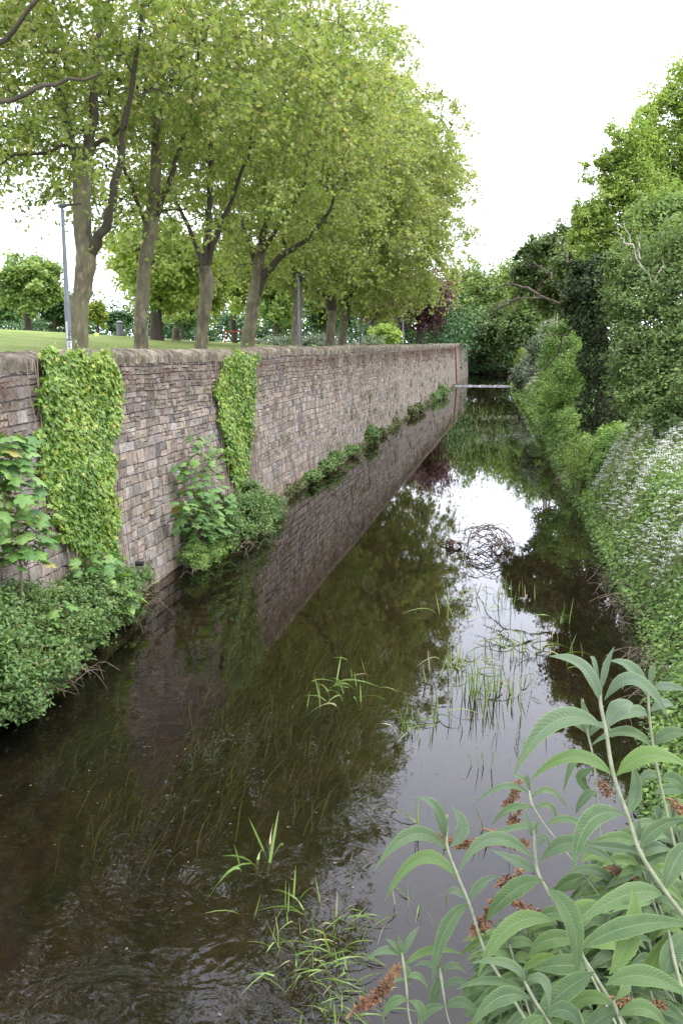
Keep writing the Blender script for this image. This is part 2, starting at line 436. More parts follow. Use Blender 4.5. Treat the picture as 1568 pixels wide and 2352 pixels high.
def sheet(name, xs, ys, hf, mat, jit=0.0, kind='structure'):
    X, Y = np.meshgrid(xs, ys)
    Z = hf(X, Y) + (RG.normal(0, jit, X.shape) if jit else 0)
    V = np.stack([X, Y, Z], -1).reshape(-1, 3)
    nx, ny = len(xs), len(ys)
    i = np.arange(ny - 1)[:, None]; j = np.arange(nx - 1)[None]
    F = np.stack([i * nx + j, i * nx + j + 1, (i + 1) * nx + j + 1, (i + 1) * nx + j], -1).reshape(-1, 4)
    o = build(name, [(V, F)], mat, smooth=True)
    if kind: tag(o, kind=kind)
    return o
sheet('lawn', np.concatenate([np.linspace(-200, -60, 12), np.linspace(-56, -8.35, 50)]), np.concatenate([np.linspace(-10, 130, 90), [137.6]]), park_h, M['grass'])
ys_ = np.concatenate([np.linspace(-10, 60, 141), np.linspace(61, 160, 70)])
def bedbank(X, Y):
    far = 3.6 * sm((Y - 146) / 9)
    return np.maximum(bank_h(X, Y), np.where(Y > 140, -.5 + far + .5 * sm((Y - 146) / 9), -9))
sheet('river_bank', np.concatenate([np.linspace(-.6, 5, 36), np.linspace(5.5, 60, 25)]) , ys_, lambda X, Y: np.where(X - bankx(Y) < -.75, -.9, bedbank(X, Y)), M['soil'], .03)
def bedf(X, Y):
    f = -.5 + .08 * np.sin(X * 1.3) * np.cos(Y * .4)
    return f + np.where(Y > 146, 4.3 * sm((Y - 146) / 9), 0)
sheet('river_bed', np.linspace(-90, 5, 120), np.concatenate([np.linspace(-10, 60, 90), np.linspace(62, 160, 60)]), bedf, M['bed'], .02)
sheet('ground', np.linspace(-600, 600, 30), np.linspace(159, 1200, 30), lambda X, Y: 3.8 + 0 * X, M['grass'])
sheet('river_water', [-8.0, 12.0], [-10, 108.0], lambda X, Y: 0 * X, M['water'])
sheet('upper_water', [-90.0, 12.0], [109.4, 160.0], lambda X, Y: 0 * X + .12, M['water'])
a0, a1 = dp(-60, 753, 62), dp(130, 749, 66)
pp = spline([a0 + (-12, -2, 0), a0, a1, a1 + (6, 8, 0)], 24)
pl_, pr_ = pp.copy(), pp.copy(); pl_[:, 1] -= .9; pr_[:, 1] += .9
for q in (pl_, pr_): q[:, 2] = park_h(q[:, 0], q[:, 1]) + .03
i_ = np.arange(23)
tag(build('footpath', [(np.vstack([pl_, pr_]), np.stack([i_, i_ + 1, i_ + 25, i_ + 24], -1))], M['path']), kind='structure')

# ------------------------------------------------------------------ the weir
wr = thing('weir', (-4, 108.6, 0), 'low stone weir with a strip of white broken water across the river', 'weir')
x = np.linspace(-8, 0.5, 70); yv = np.linspace(107.6, 109.5, 14)
X, Y = np.meshgrid(x, yv)
Z = .11 * sm((Y - 107.9) / 1.4) - .015 + RG.normal(0, .028, X.shape)
i = np.arange(13)[:, None]; j = np.arange(69)[None]
F = np.stack([i * 70 + j, i * 70 + j + 1, (i + 1) * 70 + j + 1, (i + 1) * 70 + j], -1).reshape(-1, 4)
build('broken_water', [(np.stack([X, Y, Z], -1).reshape(-1, 3), F)], M['foam'], wr)
prt = []
for k in range(16):
    c = np.array([random.uniform(-7.5, .2), 109.6 + random.uniform(-.2, .5), .08])
    V, F = box(-.5, .5, -.5, .5, -.5, .5)
    V = V * np.array([random.uniform(.2, .6), .3, random.uniform(.1, .28)]) * (1 + RG.normal(0, .15, V.shape)) + c
    prt.append((V, F))
build('crest_stones', prt, M['mud'], wr)

# ------------------------------------------------------------------ the stone wall
WY0, WY1, WTOP = 3.0, 138.0, 4.57
wall = thing('stone_wall', (WX0, (WY0 + WY1) / 2, 0), 'long battered rubble stone wall with upright coping stones along the river', 'wall')
V, F = box(0, 1, 0, 1, 0, 1)
def wallpt(x, y, z): return
Vb = np.array([(wallx(z) + (-.02 if s else -.95 + WXB * z), y, z) for z in (-.9, WTOP) for y in (WY0, WY1) for s in (1, 0)])
build('core', [(Vb, F)], M['mortar'], wall)
st = []
z = -.25
PAL = np.array([(.25, .215, .185), (.215, .19, .17), (.275, .235, .19), (.25, .198, .175), (.295, .275, .26), (.23, .215, .205), (.265, .22, .19), (.16, .145, .135), (.31, .26, .19)])
while z < WTOP - .04:
    hgt = (random.uniform(.15, .25) if z > 2.8 else random.uniform(.19, .30))
    if z + hgt > WTOP - .08: hgt = WTOP - z
    y = WY0 + random.uniform(0, .3)
    while y < WY1:
        big = random.random() < (.6 if z > 2.8 else .85)
        L = random.uniform(.16, .40) if big else random.uniform(.22, .45)
        y2 = min(y + L, WY1)
        if big: st.append((y, y2, z, z + hgt))
        else:
            sp_ = z + hgt * random.uniform(.38, .62)
            for za, zb in ((z, sp_), (sp_, z + hgt)):
                m_ = y + (y2 - y) * random.uniform(.3, .7)
                if random.random() < .5 and y2 - y > .34: st += [(y, m_, za, zb), (m_, y2, za, zb)]
                else: st.append((y, y2, za, zb))
        y = y2
    z += hgt
st = np.array(st); N = len(st)
hole_c = [wp(199, 1150), wp(312, 1293)]
gap = .004
u = np.array([0, .025, .36, .66, .975, 1]); v = np.array([0, .045, .5, .955, 1])
U, Vv = np.meshgrid(u, v)
ring = (U == 0) | (U == 1) | (Vv == 0) | (Vv == 1)
y0, y1, z0, z1 = [st[:, k][:, None, None] for k in range(4)]
wav = .035 * np.sin(y0 * .9) + .02 * np.sin(y0 * 2.7)
jy = RG.normal(0, .007, (N, len(v), len(u))); jz = RG.normal(0, .006, (N, len(v), len(u)))
YY = y0 + .003 + (y1 - y0 - .006) * U[None] + jy
gz_ = .009
ZZ = z0 + gz_ + (z1 - z0 - 2 * gz_) * Vv[None] + jz * .7 + .03 * np.sin(YY * .45) + .012 * np.sin(YY * 1.9 + z0 * 3)
prot = RG.uniform(.0, .030, (N, 1, 1))
XX = wallx(ZZ) + np.where(ring[None], -.012, prot + RG.normal(0, .004, (N, len(v), len(u))))
Vst = np.stack([XX, YY, ZZ], -1).reshape(-1, 3)
nu, nv = len(u), len(v)
i = np.arange(nv - 1)[:, None]; j = np.arange(nu - 1)[None]
f = np.stack([i * nu + j, i * nu + j + 1, (i + 1) * nu + j + 1, (i + 1) * nu + j], -1).reshape(-1, 4)
F = (np.arange(N)[:, None, None] * (nu * nv) + f[None]).reshape(-1, 4)
pc = PAL[RG.choice(len(PAL), N, p=[.19, .16, .13, .11, .12, .12, .08, .05, .04])] * RG.uniform(.60, 1.25, (N, 1)) * np.array([.76, .735, .69])
build('masonry', [(Vst, F)], M['stone'], wall, {'col': np.repeat(pc, nu * nv, 0)})
# river-side end face of the far corner
st2 = []
z = -.25
while z < WTOP:
    hgt = random.uniform(.16, .28); xx = -.9
    while xx < 0: st2.append((xx, xx + .3, z, min(z + hgt, WTOP))); xx += .3
    z += hgt
# coping: stones on edge, leaning
cp = []; cc = []
y = WY0
A = np.linspace(0, math.pi, 9)
while y < WY1 + .1:
    t = random.uniform(.06, .12) if y < 60 else random.uniform(.12, .22)
    hh = random.uniform(.24, .32); ww = .47 + random.uniform(-.05, .03)
    prof = [(-ww, 0)] + [(-ww * math.cos(a) ** 1 if True else 0, hh * (.55 + .45 * math.sin(a) ** .7)) for a in A] + [(ww, 0)]
    prof = np.array(prof) * (1 + RG.normal(0, .022, (len(prof), 2)))
    prof = prof[np.argsort(np.arange(len(prof)))]
    k = len(prof); lean = random.uniform(.25, .42); mid = wallx(WTOP) - .44
    zc = WTOP - .03 + .03 * math.sin(y * .45)
    rows = []
    for q, (yy, sc) in enumerate(((0, .9), (.2, 1), (.8, 1), (1, .9))):
        rows.append(np.stack([mid + prof[:, 0] * (sc if q else sc), y + t * (.05 + .90 * yy) + (prof[:, 1]) * lean + RG.normal(0, .004, k), zc + prof[:, 1] * sc], -1))
    Vc = np.concatenate(rows)
    Fq = [(r * k + a, r * k + a + 1, (r + 1) * k + a + 1, (r + 1) * k + a) for r in range(3) for a in range(k - 1)]
    caps = np.array([list(range(k)), list(range(3 * k, 4 * k))[::-1]])
    cp.append((Vc, [np.array(Fq), caps]))
    c = .66 * np.array(random.choice([(.27, .225, .17), (.22, .19, .155), (.30, .26, .20), (.19, .165, .13)])) * random.uniform(.65, 1.25)
    cc.append(np.repeat(c[None], len(Vc), 0))
    y += t
build('coping', cp, M['coping'], wall, {'col': np.concatenate(cc)})
# rust stained joint near the far end, two drain mouths
a = wp(1043, 795); b_ = wp(1046, 868)
jy_ = a[1]
build('drain_pipe', [tubes(np.array([(wallx(zz) + .1, jy_, zz) for zz in np.linspace(0.1, 4.45, 6)]), np.full(6, .09), 8)], M['rust'], wall)
for c, r in ((hole_c[0], .085), (hole_c[1], .05)):
    P = np.array([c + (-.1, 0, 0), c + (.16, 0, -.01)])
    o = tubes(P, [r, r], 14); i2 = tubes(np.array([c + (.16, 0, -.01), c + (.0, 0, 0)]), [r * .82, r * .82], 14, cap=True)
    build('drain_mouth', [o, i2], M['pipe_black'], wall)

# ------------------------------------------------------------------ tree machinery
class Skel:
    def __init__(s): s.p = []; s.r = []; s.groups = {}
    def add(s, pts, rads, k, jit=0.0):
        s.groups.setdefault((len(pts), k, jit), []).append((pts, rads))
        for a, b in zip(pts, rads): s.p.append(a); s.r.append(b)
    def limb(s, pts, rads, n=10, k=8, jit=.03, wob=0.03):
        P = spline(pts, n); R = np.interp(np.linspace(0, len(rads) - 1, n), np.arange(len(rads)), rads)
        P[1:-1] += RG.normal(0, wob, (n - 2, 3))
        s.add(P, R, k, jit)
    def reach(s, c, sag=.1, m=6, k=5, rmin=.012, taper=.5):
        A = np.array(s.p); R = np.array(s.r)
        d = np.linalg.norm(A - c, axis=1)
        sc = d + np.where(A[:, 2] > c[2] + .5, 1.0, 0) - np.minimum(R, .15) * 4
        q = int(np.argmin(sc)); p0, L = A[q], d[q]
        r0 = min(R[q] * .7, .012 + .014 * L)
        t = np.linspace(0, 1, m)[:, None]
        P = p0 + (c - p0) * t
        P[:, 2] += (np.sin(t[:, 0] * math.pi) * L * sag)
        P[1:-1] += RG.normal(0, .05 * L ** .5, (m - 2, 3))
        s.add(P, np.interp(t[:, 0], [0, 1], [r0, max(rmin, r0 * .35)]), k)
    def parts(s):
        return [tubes(np.array([g[0] for g in G]), np.array([g[1] for g in G]), k, j, cap=False) for (m, k, j), G in s.groups.items()]
def twig_leaves(C, ntw, L, nl, spread, droop=.35):
    """twigs fanning out of clump centres with leaves strung along them"""
    n = len(C)
    D = RG.normal(0, 1, (n, ntw, 3)); D[..., 2] = D[..., 2] * .6; D = norm(D)
    Ln = L * RG.uniform(.5, 1.2, (n, ntw, 1))
    m = 4
    t = np.linspace(0, 1, m)[None, None, :, None]
    P = C[:, None, None, :] + D[:, :, None, :] * t * Ln[:, :, None, :]
    P[..., 2] -= (droop * t[..., 0] ** 2 * Ln[:, :, None, 0] * 1.3)
    P = P.reshape(-1, m, 3)
    R = np.interp(np.linspace(0, 1, m), [0, 1], [.008, .003])[None].repeat(len(P), 0)
    tt = RG.uniform(.1, 1.05, (len(P), nl))
    q = P[:, :1] + 0
    idx = np.minimum((tt * (m - 1)).astype(int), m - 2); fr = tt * (m - 1) - idx
    a = np.take_along_axis(P, idx[..., None], 1); b = np.take_along_axis(P, idx[..., None] + 1, 1)
    LP = a + (b - a) * fr[..., None] + RG.normal(0, spread, (len(P), nl, 3))
    return P, R, LP.reshape(-1, 3)

def plane_tree(label, Y, trunk, limbs, nclump, crown, tpl, ls, mat, nl=15, zmin=8.3, ntw=7):
    base = dp(trunk[0][0], trunk[0][1], Y)
    bx = np.array([base[0], base[1], park_h(base[0], base[1]) - .1])
    t = thing('plane_tree', bx, label, 'tree', 'plane trees in the row behind the wall')
    sc = Y / FPX * .88
    sk = Skel()
    P = [bx] + [dp(u, v, Y) for u, v, w_ in trunk]
    Rr = [trunk[0][2] * sc / 2 * 1.3] + [w_ * sc / 2 for u, v, w_ in trunk]
    n = 26
    sk.limb(P, Rr, n, 18, .045, .025)
    bur = []
    main = Skel(); main.p, main.r = list(sk.p), list(sk.r)
    tr = build('trunk', sk.parts(), M['bark'], t, smooth=True)
    s2 = Skel(); s2.p, s2.r = list(sk.p), list(sk.r)
    for L in limbs:
        dy = RG.uniform(-1.8, 1.8)
        m = len(L)
        pts = [dp(u, v, Y + dy * i / (m - 1)) for i, (u, v, w_) in enumerate(L)]
        s2.limb(pts, [w_ * sc / 2 for u, v, w_ in L], 14, 9, .05, .04)
        # carry on up into the crown
        e = pts[-1]; dr = norm(pts[-1] - pts[-2])
        if e[2] < crown[5] - 3 and Y > 25:
            top = np.array([crown[0] + (e[0] - crown[0]) * 1.1, crown[1] + (e[1] - crown[1]) * 1.1, crown[5] - 2])
            s2.limb([e, e + dr * 1.5 + (top - e) * .3, e + (top - e) * .75, top], [L[-1][2] * sc / 2, L[-1][2] * sc / 3, .05, .03], 10, 6, 0, .08)
    cx, cy, rx, ry, z0, z1 = crown
    C = []
    while len(C) < nclump:
        d = norm(RG.normal(0, 1, 3)); r = RG.random() ** .30
        zc = (z0 + z1) / 2; rz = (z1 - z0) / 2
        p = np.array([cx + d[0] * rx * r, cy + d[1] * ry * r, zc + d[2] * rz * r])
        f = (p[2] - z0) / (z1 - z0)
        if p[2] < zmin + (0 if r > .75 else 2.0 * RG.random()): continue
        if Y < 52 and p[2] > 17.5 and RG.random() < .45: continue
        if Y < 45 and p[0] > -13.2 and p[2] < 12.6 and RG.random() < .85: continue
        if Y < 25 and p[2] < 14 and p[0] > -13.5: continue
        # rounded shoulders, irregular outline
        lim = 1.0 + .16 * math.sin(p[1] * .9 + p[2] * .7 + Y) + .1 * math.sin(p[2] * 1.9 + Y * 2)
        if r > lim * (.98 if f < .75 else .93): continue
        C.append(p)
    C = np.array(C)
    core = np.array([cx, cy, z0 + 3])
    for c in C[np.argsort(np.linalg.norm((C - core) / [1, 1, 1.3], axis=1))]:
        s2.reach(c)
    TP, TR, LP = twig_leaves(C, ntw, 1.5, nl, .10, .45)
    build('branches', s2.parts() + [tubes(TP, TR, 3)], M['shaded_limb_bark'], t, smooth=True)
    cl = np.repeat(RG.random(len(C)), ntw * nl)
    leaf_obj('crown', LP, ls * RG.uniform(.7, 1.25, len(LP)), tpl, mat, t, cl, up=.55, droop=.45)
    return t

PX = -14.5
planes = [
 ('nearest plane tree, trunk outside the frame, dark boughs reaching into the top left corner', 22.0, [(-150, 840, 60), (-150, 600, 54), (-150, 400, 46), (-148, 250, 40)],
   [[(-150, 420, 20), (-60, 300, 16), (0, 240, 14), (80, 205, 13), (140, 185, 10), (235, 168, 6)], [(-150, 300, 18), (-60, 160, 15), (20, 80, 13), (80, 10, 11), (120, -80, 8)]]),
 ('thick plane tree behind the tall lamp post, its side limb leaving low on the right', 30.5,
   [(182, 812, 50), (183, 740, 46), (185, 690, 50), (194, 625, 52), (200, 580, 56), (192, 520, 46), (189, 450, 46), (190, 395, 48), (193, 370, 40)],
   [[(188, 400, 30), (172, 345, 28), (152, 280, 22), (135, 200, 18), (120, 90, 12)], [(194, 390, 32), (204, 330, 30), (214, 250, 24), (224, 120, 18), (230, 10, 12)],
    [(205, 590, 34), (222, 560, 27), (244, 510, 25), (260, 440, 22), (274, 370, 17), (290, 280, 13), (305, 170, 9)],
    [(165, 325, 11), (130, 345, 9), (90, 352, 8), (40, 352, 7), (0, 376, 6), (-60, 390, 4)], [(196, 300, 10), (130, 268, 8), (60, 290, 6), (0, 290, 5)],
    [(215, 340, 12), (262, 310, 9), (290, 290, 7)]]),
 ('straight plane tree second from the lamp post with a pale mottled trunk', 35.5,
   [(325, 808, 38), (325, 730, 36), (330, 650, 35), (337, 570, 36), (346, 525, 40), (355, 440, 32), (360, 360, 28), (366, 250, 22), (372, 110, 15)],
   [[(345, 530, 18), (322, 485, 14), (307, 440, 10), (292, 400, 8), (270, 330, 6)], [(352, 505, 20), (384, 435, 16), (402, 380, 12), (430, 300, 9), (450, 200, 7)],
    [(362, 300, 14), (395, 180, 12), (420, 130, 10), (470, 90, 7)], [(362, 210, 12), (300, 190, 11), (245, 175, 10), (190, 165, 7)]]),
 ('forked plane tree in the middle of the row with a burr on its trunk', 42.0,
   [(463, 804, 33), (467, 740, 31), (472, 695, 35), (477, 655, 37), (468, 612, 34)],
   [[(464, 606, 17), (450, 560, 13), (425, 505, 11), (400, 450, 9), (392, 370, 6)], [(470, 612, 24), (478, 540, 20), (482, 440, 15), (486, 300, 11), (495, 180, 8)],
    [(474, 615, 18), (498, 535, 15), (520, 480, 12), (548, 415, 9), (575, 330, 6)]]),
 ('leaning plane tree with a long bough rising to the right', 49.5,
   [(568, 802, 37), (574, 750, 34), (580, 705, 35), (590, 655, 34), (594, 610, 28), (598, 560, 22)],
   [[(586, 690, 22), (606, 640, 22), (632, 600, 18), (665, 575, 14), (710, 545, 11), (760, 480, 8)], [(598, 565, 22), (608, 525, 18), (622, 480, 13), (640, 400, 9)],
    [(590, 612, 14), (575, 565, 12), (560, 520, 9), (545, 450, 7)], [(596, 590, 12), (640, 520, 10), (700, 420, 8)]]),
 ('plane tree directly behind the second lamp post', 60.0,
   [(682, 797, 30), (682, 740, 27), (684, 690, 25), (683, 655, 28)],
   [[(680, 655, 17), (672, 610, 14), (655, 560, 11), (640, 490, 8)], [(686, 655, 17), (702, 600, 14), (722, 540, 11), (750, 440, 8)], [(683, 640, 10), (690, 560, 9), (695, 460, 7)]]),
 ('plane tree with a thin bent limb on its left, standing close beside another', 70.0,
   [(757, 797, 25), (760, 750, 22), (765, 715, 24)],
   [[(760, 720, 11), (745, 685, 9), (728, 665, 9), (705, 648, 8), (685, 600, 7), (670, 540, 5)], [(766, 715, 14), (770, 670, 11), (778, 600, 9), (790, 500, 7)], [(764, 715, 10), (752, 660, 8), (745, 600, 6)]]),
 ('last plane tree of the row, pale trunk hard against its neighbour', 77.0,
   [(785, 797, 24), (789, 750, 21), (796, 705, 24)],
   [[(797, 705, 14), (808, 650, 12), (830, 590, 9), (870, 480, 7)], [(795, 705, 12), (792, 650, 10), (798, 580, 8), (810, 450, 6)], [(800, 690, 10), (850, 610, 8), (920, 520, 7), (1000, 430, 5)]]),
]
crowns = [(-15.5, 22, 8.5, 5.5, 9.5, 25), (-14.2, 30.5, 9.0, 5.5, 8.7, 26), (-13.8, 36, 9.0, 5.5, 8.3, 26), (-13.8, 43, 8.8, 6.0, 8.6, 26),
          (-13.4, 50, 9.0, 6.5, 8.4, 26.5), (-13.2, 60, 9.2, 7.0, 8.2, 26.5), (-12.7, 70, 9.4, 6.5, 7.4, 26.0), (-12.6, 79, 9.2, 8.5, 6.2, 25.5)]
for i, ((lb, Y, tk, lm), cr) in enumerate(zip(planes, crowns)):
    if i < 5: plane_tree(lb, Y, tk, lm, [190, 260, 265, 265, 280][i], cr, T_MAPLE, .175, M['plane_leaf'], nl=15)
    else: plane_tree(lb, Y, tk, lm, [0, 0, 0, 0, 0, 440, 460, 760][i], cr, T_STAR, .28, M['plane_leaf_far'], nl=14, zmin=cr[4] + .3)

def lobe_tree(name, label, cat, base, lobes, nleaf, ls, mat, tr=.25, tpl=T_QUAD, group=None, bark='dark_bark', trunk=True, per=10, sig=.35, nb=40, top=None, up=.5, parts=('trunk', 'crown'), droop=.3, extra=None):
    """lobes: (x,y,z,rx,ry,rz); leaf clumps stand on the shell of each lobe"""
    base = np.array(base, float)
    t = thing(name, base, label, cat, group)
    lobes = np.array(lobes, float)
    if trunk:
        sk = Skel()
        tp = np.array(top if top is not None else [lobes[:, 0].mean(), lobes[:, 1].mean(), np.percentile(lobes[:, 2], 60)])
        sk.limb([base - (0, 0, .2), base + (tp - base) * .35 + RG.normal(0, .1, 3), base + (tp - base) * .7, tp], [tr * 1.15, tr, tr * .75, tr * .35], 12, 10, .05, .03)
        for L in lobes: sk.reach(L[:3], .05, 7, 6, .03)
    w_ = lobes[:, 3] * lobes[:, 4] + lobes[:, 3] * lobes[:, 5]; w_ = w_ / w_.sum()
    nc = int(len(lobes) * per)
    li = RG.choice(len(lobes), nc, p=w_)
    d = RG.normal(0, 1, (nc, 3)); d[:, 2] += .35; d = norm(d)
    r = RG.uniform(.45, 1.0, nc)[:, None]
    C = lobes[li, :3] + d * r * lobes[li, 3:6]
    if trunk:
        for c in C[RG.choice(nc, min(nb, nc), replace=False)]: sk.reach(c, .05, 5, 4, .01)
        build(parts[0], sk.parts(), M[bark], t, smooth=True)
    per_l = max(1, nleaf // nc)
    P = np.repeat(C, per_l, 0); R3 = lobes[li, 3:6] * RG.uniform(.6, 1.4, (nc, 1)); sg = np.repeat(sig * R3, per_l, 0)
    dd = np.repeat(d, per_l, 0)
    K = 5
    sd = norm(d[:, None] + RG.normal(0, .75, (nc, K, 3)) + np.array([0, 0, .12])); sl_n = RG.uniform(.25, 1.5, (nc, K, 1)) * .55
    ki = RG.integers(0, K, (nc, per_l))
    off = (sd * sl_n)[np.arange(nc)[:, None], ki].reshape(-1, 3) * RG.random((nc * per_l, 1)) ** .7
    P = P + off * np.repeat(R3, per_l, 0) + RG.normal(0, 1, P.shape) * sg * np.array([1, 1, .65]) * .45
    Nn = dd * .8 + np.array([0, 0, up * 1.5]) + RG.normal(0, .35, P.shape)
    leaf_obj(parts[1], P, ls * RG.uniform(.65, 1.3, len(P)), tpl, mat, t, np.repeat(RG.random(nc), per_l), Nn=Nn, droop=droop)
    if extra: extra(t)
    return t
def auto_lobes(c, r, n, k=.42, seed=None):
    c = np.array(c, float); r = np.array(r, float)
    out = []
    for i in range(n):
        d = norm(RG.normal(0, 1, 3)); q = RG.random() ** .5 * (1 - k * .75)
        s = k * RG.uniform(.75, 1.2)
        out.append((*(c + d * q * r), *(r * s)))
    return out
def crown_tree(name, label, cat, u, v0, v1, hw, Y, vb, mat, nleaf, ls, n=16, tr=.25, group=None, tpl=T_QUAD, zb=None, ry=None, k=.42, per=12, ub=None, **kw):
    """crown between picture heights v0 (top) and v1 (bottom), half width hw, trunk foot at vb"""
    zt, zb_ = dp(u, v0, Y)[2], dp(u, v1, Y)[2]
    c = dp(u, (v0 + v1) / 2, Y); rx = hw * Y / FPX
    b = dp(ub or u, vb, Y)
    if zb is not None: b[2] = zb
    return lobe_tree(name, label, cat, b, auto_lobes(c, (rx, ry or rx, (zt - zb_) / 2), n, k), nleaf, ls, M[mat], tr, tpl, group, per=per, **kw)

# ------------------------------------------------------------------ park trees beyond the lawn
G1 = 'park trees beyond the lawn'
def pz(u, Y): p = dp(u, 780, Y); return float(park_h(p[0], p[1]))
def ptree(label, u, v0, v1, hw, Y, mat, nleaf=9000, ls=.34, **kw):
    return crown_tree('park_tree', label, 'tree', u, v0, v1, hw, Y, 760, mat, int(nleaf * 1.25), ls * 1.1, group=G1, zb=pz(u, Y), **kw)
ptree('rounded mid green park tree standing alone at the far left of the lawn', 68, 572, 730, 84, 72, 'park_b', 12000, .30, n=22, tr=.28)
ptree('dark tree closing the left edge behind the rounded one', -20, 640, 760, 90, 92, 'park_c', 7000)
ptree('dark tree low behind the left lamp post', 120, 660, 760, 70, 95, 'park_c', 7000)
ptree('small yellow green tree between the first two plane trunks', 226, 690, 752, 30, 80, 'yellow_leaf', 4000, .22, tr=.12)
ptree('broad light green park tree with a dark trunk between the second and third plane', 350, 500, 745, 135, 62, 'park_a', 22000, .30, n=30, tr=.42, ub=362, top=dp(362, 640, 62))
ptree('light green tree filling the gap left of the third plane', 455, 545, 745, 75, 75, 'park_a', 12000, .30, n=20, tr=.3)
ptree('dark low tree between the first and second plane trunks', 275, 712, 762, 35, 100, 'park_c', 4000)
ptree('tall drooping green tree right of the third plane trunk', 540, 500, 745, 60, 85, 'park_a', 11000, .32, n=20)
ptree('blue green tree left of the second lamp post', 632, 560, 765, 62, 98, 'park_b', 11000, .32, n=20)
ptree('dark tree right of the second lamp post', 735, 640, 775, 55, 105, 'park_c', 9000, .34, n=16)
ptree('far green tree behind the third plane', 420, 640, 765, 70, 120, 'park_b', 7000, .4)
ptree('far green tree between the fourth and fifth plane', 640, 610, 772, 70, 125, 'park_b', 7000, .4)
ptree('far dark tree behind the closest pair of planes', 790, 600, 775, 60, 125, 'park_c', 7000, .4)
ptree('dark tree behind the copper beech foliage', 890, 640, 785, 80, 150, 'park_c', 7000, .45)
ptree('dark tree seen past the end of the coping', 1010, 700, 785, 55, 150, 'park_c', 6000, .45)
crown_tree('copper_beech', 'purple leaved copper beech beside the last lamp posts', 'tree', 962, 605, 768, 88, 118, 780, 'copper', 22000, .36, n=26, tr=.4, zb=4.4, group='copper beeches')
crown_tree('copper_beech', 'second purple beech, smaller, left of the first behind the plane leaves', 'tree', 858, 650, 750, 55, 112, 780, 'copper', 9000, .32, n=16, tr=.3, zb=4.4, group='copper beeches')
crown_tree('rounded_shrub', 'bright yellow green mounded shrub by the fourth lamp post', 'shrub', 885, 738, 800, 40, 100, 790, 'bright_leaf', 7000, .22, n=14, zb=4.4, trunk=False)
hl = []
for q in np.linspace(590, 860, 16):
    p = dp(q, 778, 92); hl.append((p[0], p[1] + random.uniform(-1, 1), 4.7, 1.1, 1.0, random.uniform(.7, 1.1)))
lobe_tree('hedge', 'low grey green flowering hedge along the back of the lawn', 'hedge', (hl[8][0], 92, 4.3), hl, 12000, .17, M['grey_leaf'], trunk=False, per=14, parts=('', 'foliage'))
# dark undergrowth under the park trees
und = []
for q in np.linspace(-120, 1060, 120):
    Yq = random.uniform(118, 150); p = dp(q, 760, Yq); und.append((p[0], p[1], park_h(p[0], p[1]) + 1.2, 3, 2.5, random.uniform(2.2, 5.5)))
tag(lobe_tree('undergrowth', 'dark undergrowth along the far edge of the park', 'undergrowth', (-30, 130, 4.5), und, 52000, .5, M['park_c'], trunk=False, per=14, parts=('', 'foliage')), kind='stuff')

# stump, bin, goal, lamps
st_ = dp(404, 770, 66); st_[2] = park_h(st_[0], st_[1])
tag(build('tree_stump', [tubes(np.array([st_ - (0, 0, .2), st_ + (0, 0, .15), st_ + (.02, 0, .55), st_ + (.03, 0, .9)]), [.42, .33, .27, .24], 12, .06, True)], M['bark'], smooth=False), 'pale cut tree stump on the lawn between the second and third plane', 'stump')
b0 = dp(275, 750, 70); b0[2] = park_h(b0[0], b0[1])
bn = thing('litter_bin', b0, 'dark litter bin with a pale domed lid standing on the lawn', 'bin')
build('bin_body', [tubes(np.array([b0, b0 + (0, 0, .05), b0 + (0, 0, .85), b0 + (0, 0, .9)]), [.22, .25, .25, .23], 16, 0, True)], M['lamp_dark'], bn)
build('bin_lid', [tubes(np.array([b0 + (0, 0, 1.0), b0 + (0, 0, 1.06), b0 + (0, 0, 1.13), b0 + (0, 0, 1.17)]), [.29, .28, .18, .05], 16, 0, True),
                  tubes(np.array([[b0 + (a, c, .88), b0 + (a, c, 1.02)] for a, c in ((.2, 0), (-.2, 0), (0, .2), (0, -.2))]), np.full((4, 2), .02), 6)], M['steel'], bn)
g0, g1 = dp(517, 780, 78), dp(586, 780, 80)
gz = float(park_h(g0[0], g0[1])); gt = dp(550, 762, 79)[2]
gl_ = thing('goal_frame', (g0[0], g0[1], gz), 'small red metal goal frame on the lawn behind the fourth plane', 'goal')
for g in (g0, g1): build('post', [tubes(np.array([(g[0], g[1], gz - .1), (g[0], g[1], gt)]), [.055, .055], 8)], M['red_paint'], gl_)
build('crossbar', [tubes(np.array([(g0[0] - .05, g0[1], gt), (g1[0] + .05, g1[1], gt)]), [.055, .055], 8, 0, True)], M['red_paint'], gl_)

